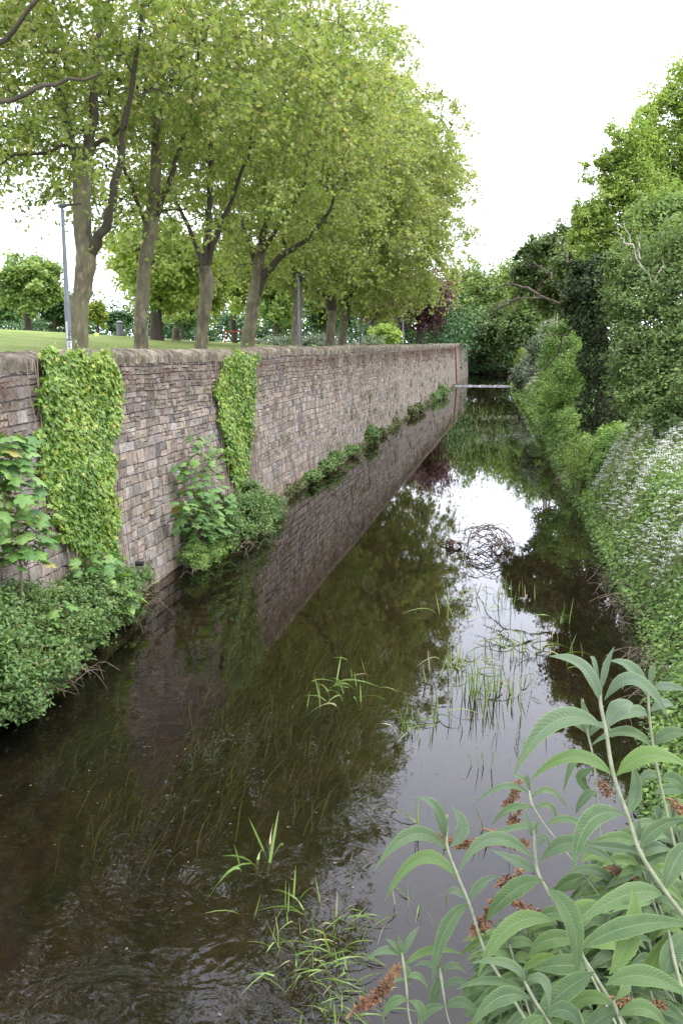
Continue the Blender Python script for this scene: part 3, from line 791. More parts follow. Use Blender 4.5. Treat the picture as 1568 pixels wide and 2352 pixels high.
def lamp(u, Y, vtop, label, white=False):
    p = dp(u, 760, Y); z0 = float(park_h(p[0], p[1])); x, y = p[0], p[1]
    zt = dp(u, vtop, Y)[2]
    t = thing('lamp_post', (x, y, z0), label, 'lamp post', 'lamp posts along the riverside path')
    m = M['white_metal'] if white else M['steel']
    zb = z0 + 1.9
    build('base_section', [tubes(np.array([(x, y, z0 - .3), (x, y, z0), (x, y, zb)]), [.09, .09, .088], 16)], m, t, smooth=True)
    build('pole', [tubes(np.array([(x, y, zb), (x, y, zb + .06), (x, y, zb + 1), (x, y, zt - .08)]), [.088, .074, .068, .048], 16)], m, t, smooth=True)
    # flat LED lantern: round spigot hood, blade shaped head
    prof = [(-.10, .06, .055, .0), (-.04, .10, .075, .0), (.08, .10, .07, .005), (.16, .085, .035, .02), (.30, .13, .028, .03), (.55, .13, .022, .045), (.66, .07, .008, .05)]
    Vh = []
    for px, hw, th, zo in prof:
        for a in range(10):
            an = a * 2 * math.pi / 10
            Vh.append((x + px, y + hw * math.cos(an), zt - .03 + zo + th * math.sin(an)))
    n = len(prof); Fq = [(i * 10 + a, i * 10 + (a + 1) % 10, (i + 1) * 10 + (a + 1) % 10, (i + 1) * 10 + a) for i in range(n - 1) for a in range(10)]
    build('lantern', [(np.array(Vh), [np.array(Fq), np.array([list(range(10))[::-1], list(range((n - 1) * 10, n * 10))])])], m if white else M['lamp_dark'], t)
    return t, x, y, z0
L1, lx, ly, lz = lamp(158, 27.0, 470, 'tall grey lamp post with stickers on its foot in front of the thickest plane tree')
ang0 = math.atan2(-ly, -lx)
def sticker(z, h, mat, aw=.9, da=0.0, r=.093, nm='sticker'):
    A_ = np.linspace(ang0 + da - aw, ang0 + da + aw, 8)
    V = np.array([(lx + r * math.cos(a), ly + r * math.sin(a), zz) for zz in (z, z + h) for a in A_])
    return build(nm, [(V, np.array([(i, i + 1, i + 9, i + 8) for i in range(7)]))], M[mat], L1)
zz = dp(160, 790, 27)[2]
sticker(4.62, 0.42, 'paper', .95, .1); sticker(5.06, .28, 'ink', .45, .5); sticker(5.10, .52, 'paper', .40, -.62)
for k, (z, h, w_, d_) in enumerate(((4.70, .03, .3, .1), (4.78, .05, .12, .3), (4.86, .035, .4, 0), (4.93, .03, .35, .05), (4.98, .02, .3, .1))):
    sticker(z, h, 'ink', w_, d_, .0945, 'sticker_print')
for k, (z, h, w_, d_) in enumerate(((5.09, .05, .10, .42), (5.16, .03, .25, .5), (5.22, .05, .08, .6), (5.28, .02, .2, .5))):
    sticker(z, h, 'paper', w_, d_, .0945, 'sticker_print')
lamp(686, 55, 632, 'second lamp post along the row, grey, in front of a plane trunk')
lamp(828, 80, 700, 'third grey lamp post, its head lost among plane leaves')
lamp(925, 104, 703, 'pale lamp post by the bright mounded shrub')[0]
lamp(977, 130, 735, 'farthest thin lamp post under the purple beech')

# ------------------------------------------------------------------ far trees beyond the bend
G2 = 'woodland trees beyond the bend of the river'
fars = [(1105, 578, 800, 80, 152, 'far_leaf', 'tall rounded tree at the head of the river, its crown the highest there'),
        (1050, 625, 810, 62, 160, 'far_leaf', 'tree just past the end of the wall coping'),
        (1165, 585, 800, 78, 158, 'far_leaf', 'tree right of the tallest one at the river head'),
        (1225, 560, 800, 60, 140, 'park_b', 'broad far tree behind the bare overhanging branches'),
        (1120, 680, 830, 80, 146, 'dense_leaf', 'low spreading tree with leaves reaching down over the far water'),
        (1200, 700, 830, 60, 140, 'dense_leaf', 'low tree reaching over the right side of the far water'),
        (1290, 600, 800, 60, 120, 'park_b', 'far tree showing behind the pale birch stems'),
        (1330, 640, 800, 60, 130, 'park_c', 'shaded tree far back on the right bank')]
for u, v0, v1, hw, Y, mt, lb in fars:
    crown_tree('woodland_tree', lb, 'tree', u, v0, v1, hw, Y, 820, mt, 19000, .42, n=26, tr=.3, zb=3.2, group=G2, tpl=T_QUAD)
und = []
for q in np.linspace(1030, 1300, 26):
    for dY, zz in ((-5, .7), (0, 2.0), (14, 3.6)):
        p = dp(q, 830, 152 + dY); und.append((p[0], p[1] + random.uniform(-1, 1), zz + random.uniform(0, .8), 1.8, 1.5, random.uniform(.8, 1.3) + dY * .12))
tag(lobe_tree('far_undergrowth', 'dark undergrowth on the far bank at the bend', 'undergrowth', (10, 155, 1), und, 16000, .42, M['park_c'], trunk=False, per=16, parts=('', 'foliage')), kind='stuff')
# palisade fence beyond the corner
f0, f1 = dp(1062, 820, 149), dp(1100, 820, 152)
fe = thing('palisade_fence', (f0[0], f0[1], 2.6), 'dark steel palisade fence just beyond the corner of the wall', 'fence')
pl = []
for k in range(20):
    p = f0 + (f1 - f0) * (k / 19)
    V, F = box(p[0] - .035, p[0] + .035, p[1] - .01, p[1] + .01, 1.4, 3.3)
    pl.append((V, F))
build('pales', pl, M['steel'], fe)
build('rail', [box(f0[0], f1[0], f0[1] + .03 + (f1[1] - f0[1]) / 2, f0[1] + .08 + (f1[1] - f0[1]) / 2, zz, zz + .07) for zz in (1.8, 2.9)], M['steel'], fe)

# ------------------------------------------------------------------ right bank trees
G3 = 'trees and shrubs on the right bank'
def rl(u, v, Y, r, rz=None, ry=None):      # a lobe given in picture units and distance
    p = dp(u, v, Y); k = Y / FPX
    return (p[0], p[1], p[2], r * k, (ry or r) * k, (rz or r) * k)
def rtree(name, label, ub, Y, lobes, mat, nleaf, ls, **kw):
    p = dp(ub, 900, Y); zb = float(bedbank(np.array(p[0]), np.array(p[1])))
    return lobe_tree(name, label, 'tree' if 'tree' in name or 'birch' in name else 'shrub', (p[0], Y, zb), lobes, nleaf, ls, M[mat], group=G3, **kw)
rtree('tall_tree', 'tallest bright yellow green tree at the right edge against the sky', 1600, 42,
      [rl(*a) for a in [(1580, 230, 42, 75), (1540, 290, 42, 60), (1610, 330, 42, 90), (1520, 370, 43, 65), (1570, 430, 42, 80), (1640, 250, 42, 80), (1500, 440, 43, 60), (1610, 520, 42, 100), (1530, 240, 42, 35), (1548, 560, 41, 80)]], 'bright_leaf', 42000, .15, per=30, tpl=T_OVAL, sig=.22, tr=.3, nb=90)
rtree('slender_tree', 'bright green tree left of the tallest one with a stepped leaning crown', 1470, 40,
      [rl(*a) for a in [(1440, 330, 40, 48), (1420, 400, 40, 50), (1380, 385, 40, 32), (1390, 470, 40, 55), (1460, 420, 40, 60), (1450, 500, 40, 65), (1370, 540, 40, 50), (1430, 580, 40, 65), (1500, 560, 40, 65), (1352, 500, 40, 35), (1475, 300, 41, 35), (1490, 345, 41, 45)]], 'bright_leaf', 42000, .14, per=30, tpl=T_OVAL, sig=.24, tr=.22, nb=90)
rtree('arching_tree', 'dull green tree arching left over the water with bare twigs at its tips', 1345, 55,
      [rl(*a) for a in [(1240, 575, 55, 28), (1205, 590, 56, 20), (1290, 560, 55, 34), (1230, 630, 56, 38), (1290, 620, 55, 42), (1330, 560, 55, 40), (1200, 650, 56, 28), (1260, 680, 56, 38), (1330, 660, 54, 40), (1345, 530, 54, 26), (1310, 610, 50, 40), (1345, 640, 48, 40)]], 'dense_leaf', 32000, .20, per=26, tpl=T_QUAD, sig=.28, tr=.25, nb=120)
rtree('dense_tree', 'dense dark green tree filling the right edge down to the white flowers', 1530, 27,
      [rl(*a) for a in [(1530, 620, 28, 75), (1470, 670, 28, 60), (1590, 700, 27, 80), (1500, 760, 27, 75), (1460, 830, 27, 55), (1540, 850, 26.5, 80), (1610, 800, 26, 70), (1600, 920, 25, 80), (1500, 920, 26, 60), (1450, 900, 27, 40), (1560, 960, 25, 50), (1450, 745, 28, 45), (1610, 600, 28, 60), (1425, 700, 29, 34), (1430, 620, 29, 38), (1425, 860, 28, 30)]], 'dense_leaf', 60000, .11, per=34, tpl=T_OVAL, sig=.32, tr=.22, nb=100)
rtree('pale_shrub_tree', 'mid green tree between the dark one and the bright crowns above', 1560, 34,
      [rl(*a) for a in [(1490, 560, 34, 55), (1560, 500, 34, 60), (1600, 560, 34, 70), (1540, 600, 34, 60), (1450, 600, 34, 45), (1500, 640, 34, 50), (1480, 500, 35, 40)]], 'park_b', 30000, .13, per=30, tpl=T_OVAL, sig=.25, tr=.2, nb=60)
# ivy clad tree with its sleeve and bare arching boughs
def ivy_extra(t):
    n = 9000
    vv = RG.uniform(640, 985, n); Yc = 34
    wd = np.interp(vv, [640, 720, 800, 900, 985], [75, 62, 55, 50, 58])
    cu = np.interp(vv, [640, 720, 800, 900, 985], [1378, 1385, 1385, 1390, 1392])
    wd = wd * (1 + .18 * np.sin(vv * .07) + .1 * np.sin(vv * .021))
    an = RG.uniform(0, 2 * math.pi, n); r = RG.uniform(.75, 1.1, n) * wd * Yc / FPX
    P = np.array([dp(a, b, Yc) for a, b in zip(cu, vv)])
    P[:, 0] += np.cos(an) * r; P[:, 1] += np.sin(an) * r
    Nn = np.stack([np.cos(an), np.sin(an), np.full(n, .3)], -1)
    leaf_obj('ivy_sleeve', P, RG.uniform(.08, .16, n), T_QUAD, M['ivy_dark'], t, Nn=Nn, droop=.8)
    sk = Skel()
    for B in [[(1355, 690), (1300, 688), (1250, 684), (1190, 685), (1150, 705), (1118, 740), (1100, 778)], [(1250, 684), (1200, 660), (1150, 655), (1110, 668)],
              [(1345, 752), (1315, 755), (1290, 775), (1275, 810), (1262, 835), (1215, 870), (1175, 895)], [(1300, 688), (1270, 640), (1240, 615), (1200, 600)],
              [(1190, 685), (1160, 700), (1130, 700)], [(1345, 650), (1310, 600), (1290, 560), (1270, 545)]]:
        pts = [dp(u, v, 36 + i * .5) for i, (u, v) in enumerate(B)]
        sk.limb(pts, np.linspace(.05, .008, len(pts)), 16, 6, .05, .06)
    A_ = np.array(sk.p)
    for k in range(110):
        c = A_[RG.integers(8, len(A_))] + RG.normal(0, .45, 3) + (-.1, 0, -.15)
        sk.reach(c, -.05, 4, 3, .004)
    build('bare_boughs', sk.parts(), M['grey_twig'], t, smooth=True)
rtree('ivy_clad_tree', 'nearly black ivy clad tree leaning over the right bank with bare arching boughs', 1385, 34,
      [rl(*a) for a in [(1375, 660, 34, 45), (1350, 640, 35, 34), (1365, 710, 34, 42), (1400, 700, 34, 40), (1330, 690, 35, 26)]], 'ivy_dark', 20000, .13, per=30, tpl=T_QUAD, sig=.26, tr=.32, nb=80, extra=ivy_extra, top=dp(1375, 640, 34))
# dead limb and birch stems
sk = Skel()
for B in [[(1530, 700), (1490, 635), (1460, 580), (1440, 535), (1432, 510)], [(1470, 595), (1465, 560), (1470, 530)], [(1455, 570), (1425, 545), (1415, 520)], [(1500, 650), (1520, 610), (1522, 590)]]:
    pts = [dp(u, v, 27.2) for u, v in B]
    sk.limb(pts, np.linspace(.028, .007, len(pts)), 12, 6, .04, .03)
db = thing('dead_branch', dp(1530, 700, 27.2), 'bleached dead branch sticking up out of the dark tree on the right', 'branch')
build('wood', sk.parts(), M['dead_wood'], db, smooth=True)
def stems(name, label, cat, base_u, Y, tips, r, mat, zb):
    p = dp(base_u, 800, Y)
    t = thing(name, (p[0], Y, zb), label, cat, G3)
    for (u, v) in tips:
        e = dp(u, v, Y); b = np.array([p[0] + (e[0] - p[0]) * .2, Y, zb])
        s_ = Skel(); s_.limb([b, b + (e - b) * .5 + RG.normal(0, .08, 3), e], [r, r * .8, r * .4], 10, 7, .04, .02)
        build('stem', s_.parts(), M[mat], t, smooth=True)
    return t
stems('birch', 'pale thin birch stems behind the ivy clad tree', 'tree', 1272, 66, [(1265, 620), (1285, 630), (1275, 660)], .1, 'dead_wood', 2.4)
# bushes along the right bank, far to near
bush = [('bank_shrub', 'light green bush high on the right bank left of the ivy clad tree', 1300, 48, [(1300, 790, 48, 48), (1280, 840, 48, 36), (1330, 850, 46, 50), (1290, 880, 46, 45), (1320, 760, 48, 30)], 'bank_leaf', 16000, .13),
        ('bank_shrub', 'pale elder bush at the water by the weir', 1215, 85, [(1215, 850, 85, 26), (1195, 870, 86, 22), (1240, 850, 82, 24), (1232, 872, 80, 22)], 'grey_leaf', 9000, .2),
        ('bank_shrub', 'small upright yellow green shrub rising behind the weir foliage', 1200, 98, [(1200, 820, 98, 12), (1192, 835, 98, 10), (1208, 835, 98, 12), (1198, 808, 98, 7)], 'yellow_leaf', 2500, .2),
        ('bank_shrub', 'grey green bush above the weir on the right', 1255, 72, [(1255, 800, 72, 32), (1240, 830, 72, 26), (1275, 770, 72, 28), (1275, 820, 72, 30)], 'grey_leaf', 9000, .17),
        ('bank_shrub', 'round leafy bush overhanging the water half way along the right bank', 1262, 52, [(1268, 918, 52, 26), (1290, 900, 51, 32), (1248, 930, 54, 16), (1312, 925, 48, 34)], 'bank_leaf', 13000, .12),
        ('bank_shrub', 'fresh green bush at the waterside below the ivy clad tree', 1300, 40, [(1322, 985, 40, 34), (1296, 972, 42, 24), (1345, 960, 40, 34), (1352, 1000, 37, 34), (1318, 1012, 38, 24)], 'bank_leaf', 15000, .11),
        ('bank_shrub', 'deep green bush overhanging the bank before the white flowers', 1350, 31, [(1372, 1040, 31, 34), (1356, 1088, 30, 28), (1388, 1080, 29, 32), (1382, 1135, 28, 24)], 'bank_leaf', 14000, .09)]
for nm, lb, ub, Y, L, mt, nl, ls in bush:
    rtree(nm, lb, ub, Y, [rl(*a) for a in L], mt, nl, ls, per=30, tpl=T_OVAL, sig=.3, tr=.06, nb=20)
# willow sapling with many upright yellow shoots
p = gp(1322, 1120, .5)
wl = thing('willow_sapling', p, 'spindly willow sapling of upright yellowish shoots at the right waterline', 'sapling')
sh = []; LPs = []
for k in range(34):
    a = RG.uniform(-1, 1, 2); e = p + (a[0] * .55, a[1] * .6, RG.uniform(1.0, 2.0))
    P = spline([p + (a[0] * .1, a[1] * .1, -.2), p + (a[0] * .35, a[1] * .35, .7), e], 7); sh.append(P)
    tt = RG.uniform(.25, 1, 26); idx = (tt * 5.99).astype(int); LPs.append(P[idx] + (P[np.minimum(idx + 1, 6)] - P[idx]) * RG.random((26, 1)) + RG.normal(0, .04, (26, 3)))
sh = np.array(sh)
build('shoots', [tubes(sh, np.interp(np.linspace(0, 1, 7), [0, 1], [.010, .003])[None].repeat(34, 0), 4)], M['stem'], wl)
leaf_obj('foliage', np.concatenate(LPs), RG.uniform(.05, .09, 34 * 26), T_OVAL, M['bright_leaf'], wl, droop=-.3)

# ------------------------------------------------------------------ right bank ground cover (uncountable)
def plant_noise(X, Y): return .5 + .25 * np.sin(X * 2.1 + Y * 1.3) + .25 * np.sin(X * 3.7 - Y * 2.2 + 1)
def cover(name, label, n, y0, y1, s0, s1, hmin, hmax, ls, mat, tpl=T_NETTLE, dens=1.3):
    Y = y0 * (y1 / y0) ** RG.random(n)
    s = s0 + (s1 - s0) * RG.random(n) ** .85
    X = bankx(Y) + s
    pn = np.clip(plant_noise(X, Y), 0, 1)
    H = hmin + (hmax - hmin) * pn
    H = H * np.clip(.35 + (s - s0) * .9, 0, 1)
    u_ = RG.random(n) ** .38
    Z = np.maximum(bedbank(X, Y), .05) + H * u_
    P = np.stack([X, Y, Z], -1) + RG.normal(0, .03, (n, 3))
    P[:, 2] = np.maximum(P[:, 2], .04)
    sz = ls * (1 + np.clip(Y - 12, 0, 60) * .018) * RG.uniform(.6, 1.35, n)
    cl = np.clip(.5 + .5 * np.sin(X * 5 + Y * 4) * np.sin(Y * 3.1), 0, 1)
    o = leaf_obj(name, P, sz, tpl, mat, None, cl, up=.7, droop=.15)
    return tag(o, label, 'ground cover', kind='stuff')
cover('nettle_cover', 'green nettles and leafy plants covering the right bank', 110000, 6.5, 60, -.12, 4.2, .25, .8, .085, M['bank_leaf'])
cover('low_cover', 'darker low leaves along the right waterline', 24000, 8, 55, -.25, 1.2, .15, .5, .07, M['nettle'])
cover('far_cover', 'leafy plants on the far part of the right bank', 26000, 50, 112, -.3, 6, .5, 1.4, .13, M['bank_leaf'])
# cow parsley
def umbels(name, label, C, R, stemless=False):
    n = len(C); m = 13
    an = RG.uniform(0, 2 * math.pi, (n, m)); rr = np.sqrt(RG.random((n, m))) * R[:, None]
    P = C[:, None, :] + np.stack([np.cos(an) * rr, np.sin(an) * rr, -rr ** 2 * 4 + RG.normal(0, .004, (n, m))], -1)
    P = P.reshape(-1, 3)
    V, Fs, k = leaves(P, np.repeat(R, m) * .55, T_QUAD, up=1.0, droop=0)
    Vs = [(V, Fs)]
    a = np.repeat(RG.random((len(P), 3)), k, 0)
    B = C + RG.normal(0, .08, (n, 3)) * [1, 1, 0] - [0, 0, .5]
    tv, tf = tubes(np.stack([B, C], 1), np.full((n, 2), .0035), 3)
    o = build(name, Vs, M['petal'], None, {'lf': a})
    tag(o, label, 'flowers', kind='stuff')
    return tv, tf
n = 3000
v_ = []
while len(v_) < n:
    Y = random.uniform(11.5, 29); s = random.uniform(.02, 3.0)
    X = float(bankx(Y)) + s
    q = math.sin(X * 1.7 + Y * .9) + math.sin(Y * 1.3 - X) * .7
    edge = sm(np.array((s + .05) / .5)) * (1 if Y > 15 else .3) * (.55 if s > 1.6 else 1)
    if random.random() > (.50 + .20 * q + .25 * math.sin(X * 6 + Y * 3.1) * math.sin(Y * 2.3)) * edge: continue
    h = .25 + .8 * np.clip(plant_noise(X, Y), 0, 1)
    v_.append((X, Y, float(bedbank(np.array(X), np.array(Y))) + h * np.clip(.35 + (s + .35) * .9, 0, 1) + random.uniform(-.02, .34)))
v_ = np.array(v_)
tv, tf = umbels('cow_parsley', 'mass of white cow parsley flowers on the right bank', v_, RG.uniform(.032, .064, n))
tag(build('cow_parsley_stalks', [(tv, tf)], M['stem']), 'thin green stalks under the white flowers', 'stalks', kind='stuff')
n = 500
Y = RG.uniform(70, 102, n); s = RG.uniform(.1, 2.4, n); X = bankx(Y) + s
C = np.stack([X, Y, np.maximum(bedbank(X, Y), .1) + RG.uniform(.9, 1.5, n)], -1)
umbels('far_cow_parsley', 'white flowers on the right bank near the weir', C, RG.uniform(.08, .14, n))

# ------------------------------------------------------------------ vegetation at the foot of the wall
G4 = 'clumps growing at the foot of the wall'
def wl_lobe(u, v, out, r, rz=None, ry=None):      # lobe centred 'out' metres off the wall
    d = ray(u, v); t = (WX0 + out) / d[0]; p = EYE + d * t
    return (p[0], p[1], max(p[2], .12), r, ry or r * 1.2, rz or r * .8)
def clump(name, label, cat, L, mat, n, ls, tpl=T_NETTLE, per=30, group=G4, **kw):
    L = [wl_lobe(*a) for a in L]
    if np.mean([a[1] for a in L]) > 24:        # thin ragged strips on the far foot
        L2 = []
        for a in L:
            for k in range(4):
                h_ = RG.uniform(.25, .62)
                L2.append((a[0] - .15 + RG.normal(0, .05), a[1] + RG.uniform(-1.4, 1.4) * a[4], max(.08, a[2] * .5 + RG.uniform(-.1, .25) * a[5]), a[3] * .55 * RG.uniform(.6, 1.1), a[4] * .5, a[5] * h_))
        L = L2
    c = np.mean([l[:3] for l in L], axis=0)
    return lobe_tree(name, label, cat, (WX0 + .25, c[1], .0), L, n, ls, M[mat], trunk=False, tpl=tpl, group=group, per=per, parts=('', 'foliage'), **kw)
def mound(Y0, Y1, wd, h, name='mud_bank'):
    ys = np.linspace(Y0, Y1, 30); a = np.linspace(0, 1, 9)
    Yg, Ag = np.meshgrid(ys, a, indexing='ij')
    ww = wd * np.sin(np.clip((ys - Y0) / (Y1 - Y0), 0, 1) * math.pi)[:, None] ** .5
    X = WX0 - .2 + (ww + .2) * Ag
    Z = h * (1 - Ag ** 2.2) * (ww / wd) - .25 * Ag + RG.normal(0, .02, X.shape)
    i = np.arange(29)[:, None]; j = np.arange(8)[None]
    F = np.stack([i * 9 + j, i * 9 + j + 1, (i + 1) * 9 + j + 1, (i + 1) * 9 + j], -1).reshape(-1, 4)
    o = build(name, [(np.stack([X, Yg, Z], -1).reshape(-1, 3), F)], M['soil'], smooth=True)
    return tag(o, kind='structure')
yA0, yA1 = gp(60, 1650)[1] - 3.5, gp(330, 1355)[1]
mound(yA0, yA1 + .1, .78, .4)
mound(gp(400, 1310)[1] - .2, gp(655, 1140)[1] + 1.0, .85, .35)
mound(gp(700, 1110)[1], gp(830, 1040)[1] + 1.5, .5, .25)
clump('nettle_clump', 'big nettle patch at the bottom left under the leafy sapling', 'nettles',
      [(-60, 1560, .75, .55), (20, 1560, .75, .5), (70, 1500, .75, .45), (0, 1480, .5, .5), (100, 1460, .6, .42), (150, 1450, .7, .38), (60, 1430, .35, .45), (170, 1400, .4, .38), (220, 1400, .65, .33), (-60, 1450, .5, .5),
       (260, 1370, .5, .33), (200, 1360, .3, .35), (290, 1340, .3, .3), (110, 1540, 1.0, .3), (30, 1600, 1.05, .3), (120, 1390, .2, .35), (40, 1390, .2, .35), (290, 1400, .6, .22)], 'nettle', 42000, .075, per=36, sig=.3)
FR = []
for u_, v_e in [(30, 1655), (75, 1630), (110, 1600), (150, 1560), (185, 1520), (215, 1490), (245, 1450), (275, 1415), (300, 1385), (322, 1358)]:
    p_ = gp(u_, v_e); FR.append((p_[0] - .12, p_[1], .22, .3, .42, .26))
lobe_tree('nettle_clump', 'ragged fringe of nettles and ground ivy drooping over the water at the lower left', 'nettles', (FR[4][0], FR[4][1], 0), FR, 15000, .07, M['nettle'], trunk=False, tpl=T_NETTLE, group=G4, per=36, parts=('', 'foliage'))
clump('dock_plant', 'glossy broad leaved dock plant where the nettles end', 'plant', [(255, 1350, .45, .26), (280, 1375, .5, .22)], 'bank_leaf', 90, .34, tpl=T_OVAL, per=20)
clump('box_bush', 'small fine leaved bright bush trailing on the water in front of the maple sapling', 'shrub', [(440, 1270, .35, .26), (480, 1275, .5, .26), (510, 1265, .55, .2), (455, 1290, .5, .18)], 'bank_leaf', 11000, .04, tpl=T_OVAL)
clump('bramble_clump', 'dark leafy clump spreading to the right of the narrow ivy', 'shrub', [(560, 1170, .4, .45), (600, 1165, .45, .42), (540, 1220, .5, .42), (590, 1210, .6, .38), (630, 1160, .35, .35), (510, 1240, .4, .35), (570, 1130, .2, .38), (500, 1190, .3, .4), (620, 1190, .55, .28)], 'nettle', 24000, .08)
clump('nettle_clump', 'small bright clump where the bare wall foot begins to recede', 'nettles', [(668, 1112, .15, .3, .3), (690, 1100, .2, .28)], 'moss', 3500, .08)
clump('nettle_clump', 'small dark clump touching the water just before the larger green one', 'nettles', [(722, 1080, .25, .38), (712, 1090, .2, .25)], 'nettle', 5000, .09)
clump('nettle_clump', 'larger fresh green clump hanging over the water half way along the wall', 'nettles', [(760, 1050, .3, .5), (785, 1035, .35, .5), (812, 1025, .3, .45), (770, 1030, .2, .45)], 'nettle', 11000, .1)
clump('nettle_clump', 'upright narrow green clump beyond the larger one', 'nettles', [(858, 995, .3, .5, .8), (856, 975, .2, .35, .6)], 'nettle', 5000, .12)
clump('nettle_clump', 'thin brownish clump next after the upright one', 'nettles', [(882, 985, .2, .4), (912, 965, .2, .4, .6)], 'moss', 4000, .12)
clump('nettle_clump', 'low olive clump on the far foot of the wall', 'nettles', [(950, 935, .3, .7, .5), (965, 925, .3, .8, .5)], 'moss', 5000, .16)
clump('nettle_clump', 'farthest green clump on the foot of the wall before the weir', 'nettles', [(1000, 905, .3, .9, .9), (1015, 893, .3, 1.0, .8)], 'nettle', 6000, .18)

# thin ragged growth along the far foot of the wall
n = 16000
cy = np.sort(RG.uniform(21, 107, 110)); ws = RG.uniform(.1, .9, 110); hs = RG.uniform(.05, .42, 110)
q_ = RG.integers(0, 110, n); Yq = cy[q_] + RG.normal(0, 1, n) * ws[q_]
P = np.stack([np.full(n, WX0 + .05) + RG.random(n) * .16, Yq, .02 + RG.random(n) ** 1.3 * hs[q_]], -1)
tag(leaf_obj('foot_growth', P, RG.uniform(.035, .075, n) * (1 + np.clip(Yq - 25, 0, 90) * .015), T_NETTLE, M['foot_leaf'], None, q_ / 110.0 * 17 % 1), 'thin ragged strip of weeds and moss along the waterline of the wall', 'ground cover', kind='stuff')
# ivy on the wall
def inside(P, poly):
    x, y = P[:, 0], P[:, 1]; c = np.zeros(len(P), bool); n = len(poly)
    for i in range(n):
        x1, y1 = poly[i]; x2, y2 = poly[(i + 1) % n]
        c ^= ((y1 > y) != (y2 > y)) & (x < (x2 - x1) * (y - y1) / (y2 - y1 + 1e-12) + x1)
    return c
def wall_patch(poly_uv, n, edge=.12):
    poly = np.array([wp(u, v)[[1, 2]] for u, v in poly_uv])
    lo, hi = poly.min(0), poly.max(0)
    out = []
    got = 0
    while got < n:
        Q = RG.uniform(lo - .1, hi + .1, (n * 2, 2))
        W = Q + edge * np.stack([np.sin(Q[:, 1] * 7 + Q[:, 0] * 3), np.sin(Q[:, 0] * 6 - Q[:, 1] * 5)], -1) * .7 + RG.normal(0, .03, Q.shape)
        Q = Q[inside(W, poly)]
        out.append(Q); got += len(Q)
    return np.concatenate(out)[:n]
def ivy(label, poly, n, ls, mat, name='wall_ivy', depth=.12, tpl=T_MAPLE, cat='ivy', group='ivy patches hanging on the wall'):
    Q = wall_patch(poly, n); st_q = RG.random(n) < .07; Q = Q + np.where(st_q[:, None], RG.normal(0, .16, (n, 2)), 0)
    swell = .06 + depth * (.5 + .5 * np.sin(Q[:, 0] * 2.3 + Q[:, 1] * 1.7)) * (.5 + .5 * np.sin(Q[:, 1] * 2.9 + 1))
    dep = RG.random(n) ** .5 * swell
    P = np.stack([wallx(Q[:, 1]) + .07 + dep, Q[:, 0], Q[:, 1]], -1)
    t = thing(name, (WX0 + .05, Q[:, 0].mean(), max(.1, Q[:, 1].min())), label, cat, group)
    D = RG.normal(0, .55, (n, 3)); D[:, 2] -= .9
    Nn = np.stack([np.full(n, 1.0), np.zeros(n), np.full(n, .55)], -1)
    cl = np.clip(.5 + .3 * np.sin(Q[:, 0] * 3 + 1) * np.sin(Q[:, 1] * 2.1) + .10 * (Q[:, 1] - 2.5) - .22 * (np.sin(Q[:, 0] * 1.7 + 2) > .2) + RG.normal(0, .16, n), 0, 1)
    leaf_obj('foliage', P, ls * RG.uniform(.55, 1.25, n), tpl, mat, t, cl, D=D, Nn=Nn)
    m = 26
    yb = RG.choice(Q[:, 0], m); sk = Skel()
    z0, z1 = Q[:, 1].min(), Q[:, 1].max()
    for y in yb:
        zz = np.linspace(z0 + .1, z1 - .3, 8)
        P = np.stack([wallx(zz) + .085, y + np.cumsum(RG.normal(0, .06, 8)), zz], -1)
        sk.add(P, np.full(8, .009), 4)
    build('stems', sk.parts(), M['twig'], t)
    return t
polyA = [(82, 815), (110, 803), (150, 812), (200, 806), (240, 818), (250, 860), (262, 915), (268, 945), (250, 985), (245, 1020), (262, 1050), (245, 1090), (248, 1150), (258, 1200), (262, 1290), (250, 1320), (205, 1330), (175, 1275), (160, 1260), (128, 1225), (105, 1180), (112, 1140), (70, 1095), (75, 1060), (92, 1040), (68, 985), (82, 960), (75, 880)]
polyB = [(522, 815), (535, 806), (556, 815), (580, 812), (580, 880), (572, 940), (568, 1010), (562, 1060), (562, 1125), (540, 1135), (520, 1080), (510, 1040), (498, 985), (492, 930), (480, 905), (500, 860), (508, 830)]
ivy('wide curtain of bright ivy spilling from the wall top at the left', polyA, 15500, .10, M['ivy_leaf'])
ivy('narrow ribbon of bright ivy hanging between the two sapling tops and the bare wall', polyB, 8000, .10, M['ivy_leaf'])
# brown herbs and moss hanging below the coping
n = 9000
cy = RG.uniform(9, 110, 260); 
Yq = RG.choice(cy, n) + RG.normal(0, .12, n)
hang = RG.random(n) ** 1.8 * RG.choice([.25, .5, .9, 1.3], n)
Zq = 4.45 - hang
P = np.stack([wallx(Zq) + .07 + RG.random(n) * .04, Yq, Zq], -1)
hb = leaf_obj('hanging_herbs', P, RG.uniform(.03, .07, n) * (1 + np.clip(Yq - 25, 0, 90) * .02), T_NETTLE, M['red_herb'], None, D=np.array([[0.1, 0, -1.0]]) + RG.normal(0, .4, (n, 3)), Nn=np.tile([1.0, 0, .4], (n, 1)))
tag(hb, 'reddish brown herbs rooted in the joints below the coping', 'wall plants', kind='stuff')
cy = np.stack([RG.uniform(9, 100, 150), RG.uniform(.3, 4.3, 150)], -1)
Q = cy[RG.integers(0, 150, 5000)] + RG.normal(0, .07, (5000, 2)) * [1, 1.6]
P = np.stack([wallx(Q[:, 1]) + .06 + RG.random(5000) * .05, Q[:, 0], Q[:, 1]], -1)
tag(leaf_obj('wall_moss', P, RG.uniform(.03, .06, 5000) * (1 + np.clip(Q[:, 0] - 25, 0, 90) * .015), T_NETTLE, M['moss'], None, Nn=np.tile([1.0, 0, .4], (5000, 1))), 'small tufts of moss and weeds in the wall joints', 'wall plants', kind='stuff')
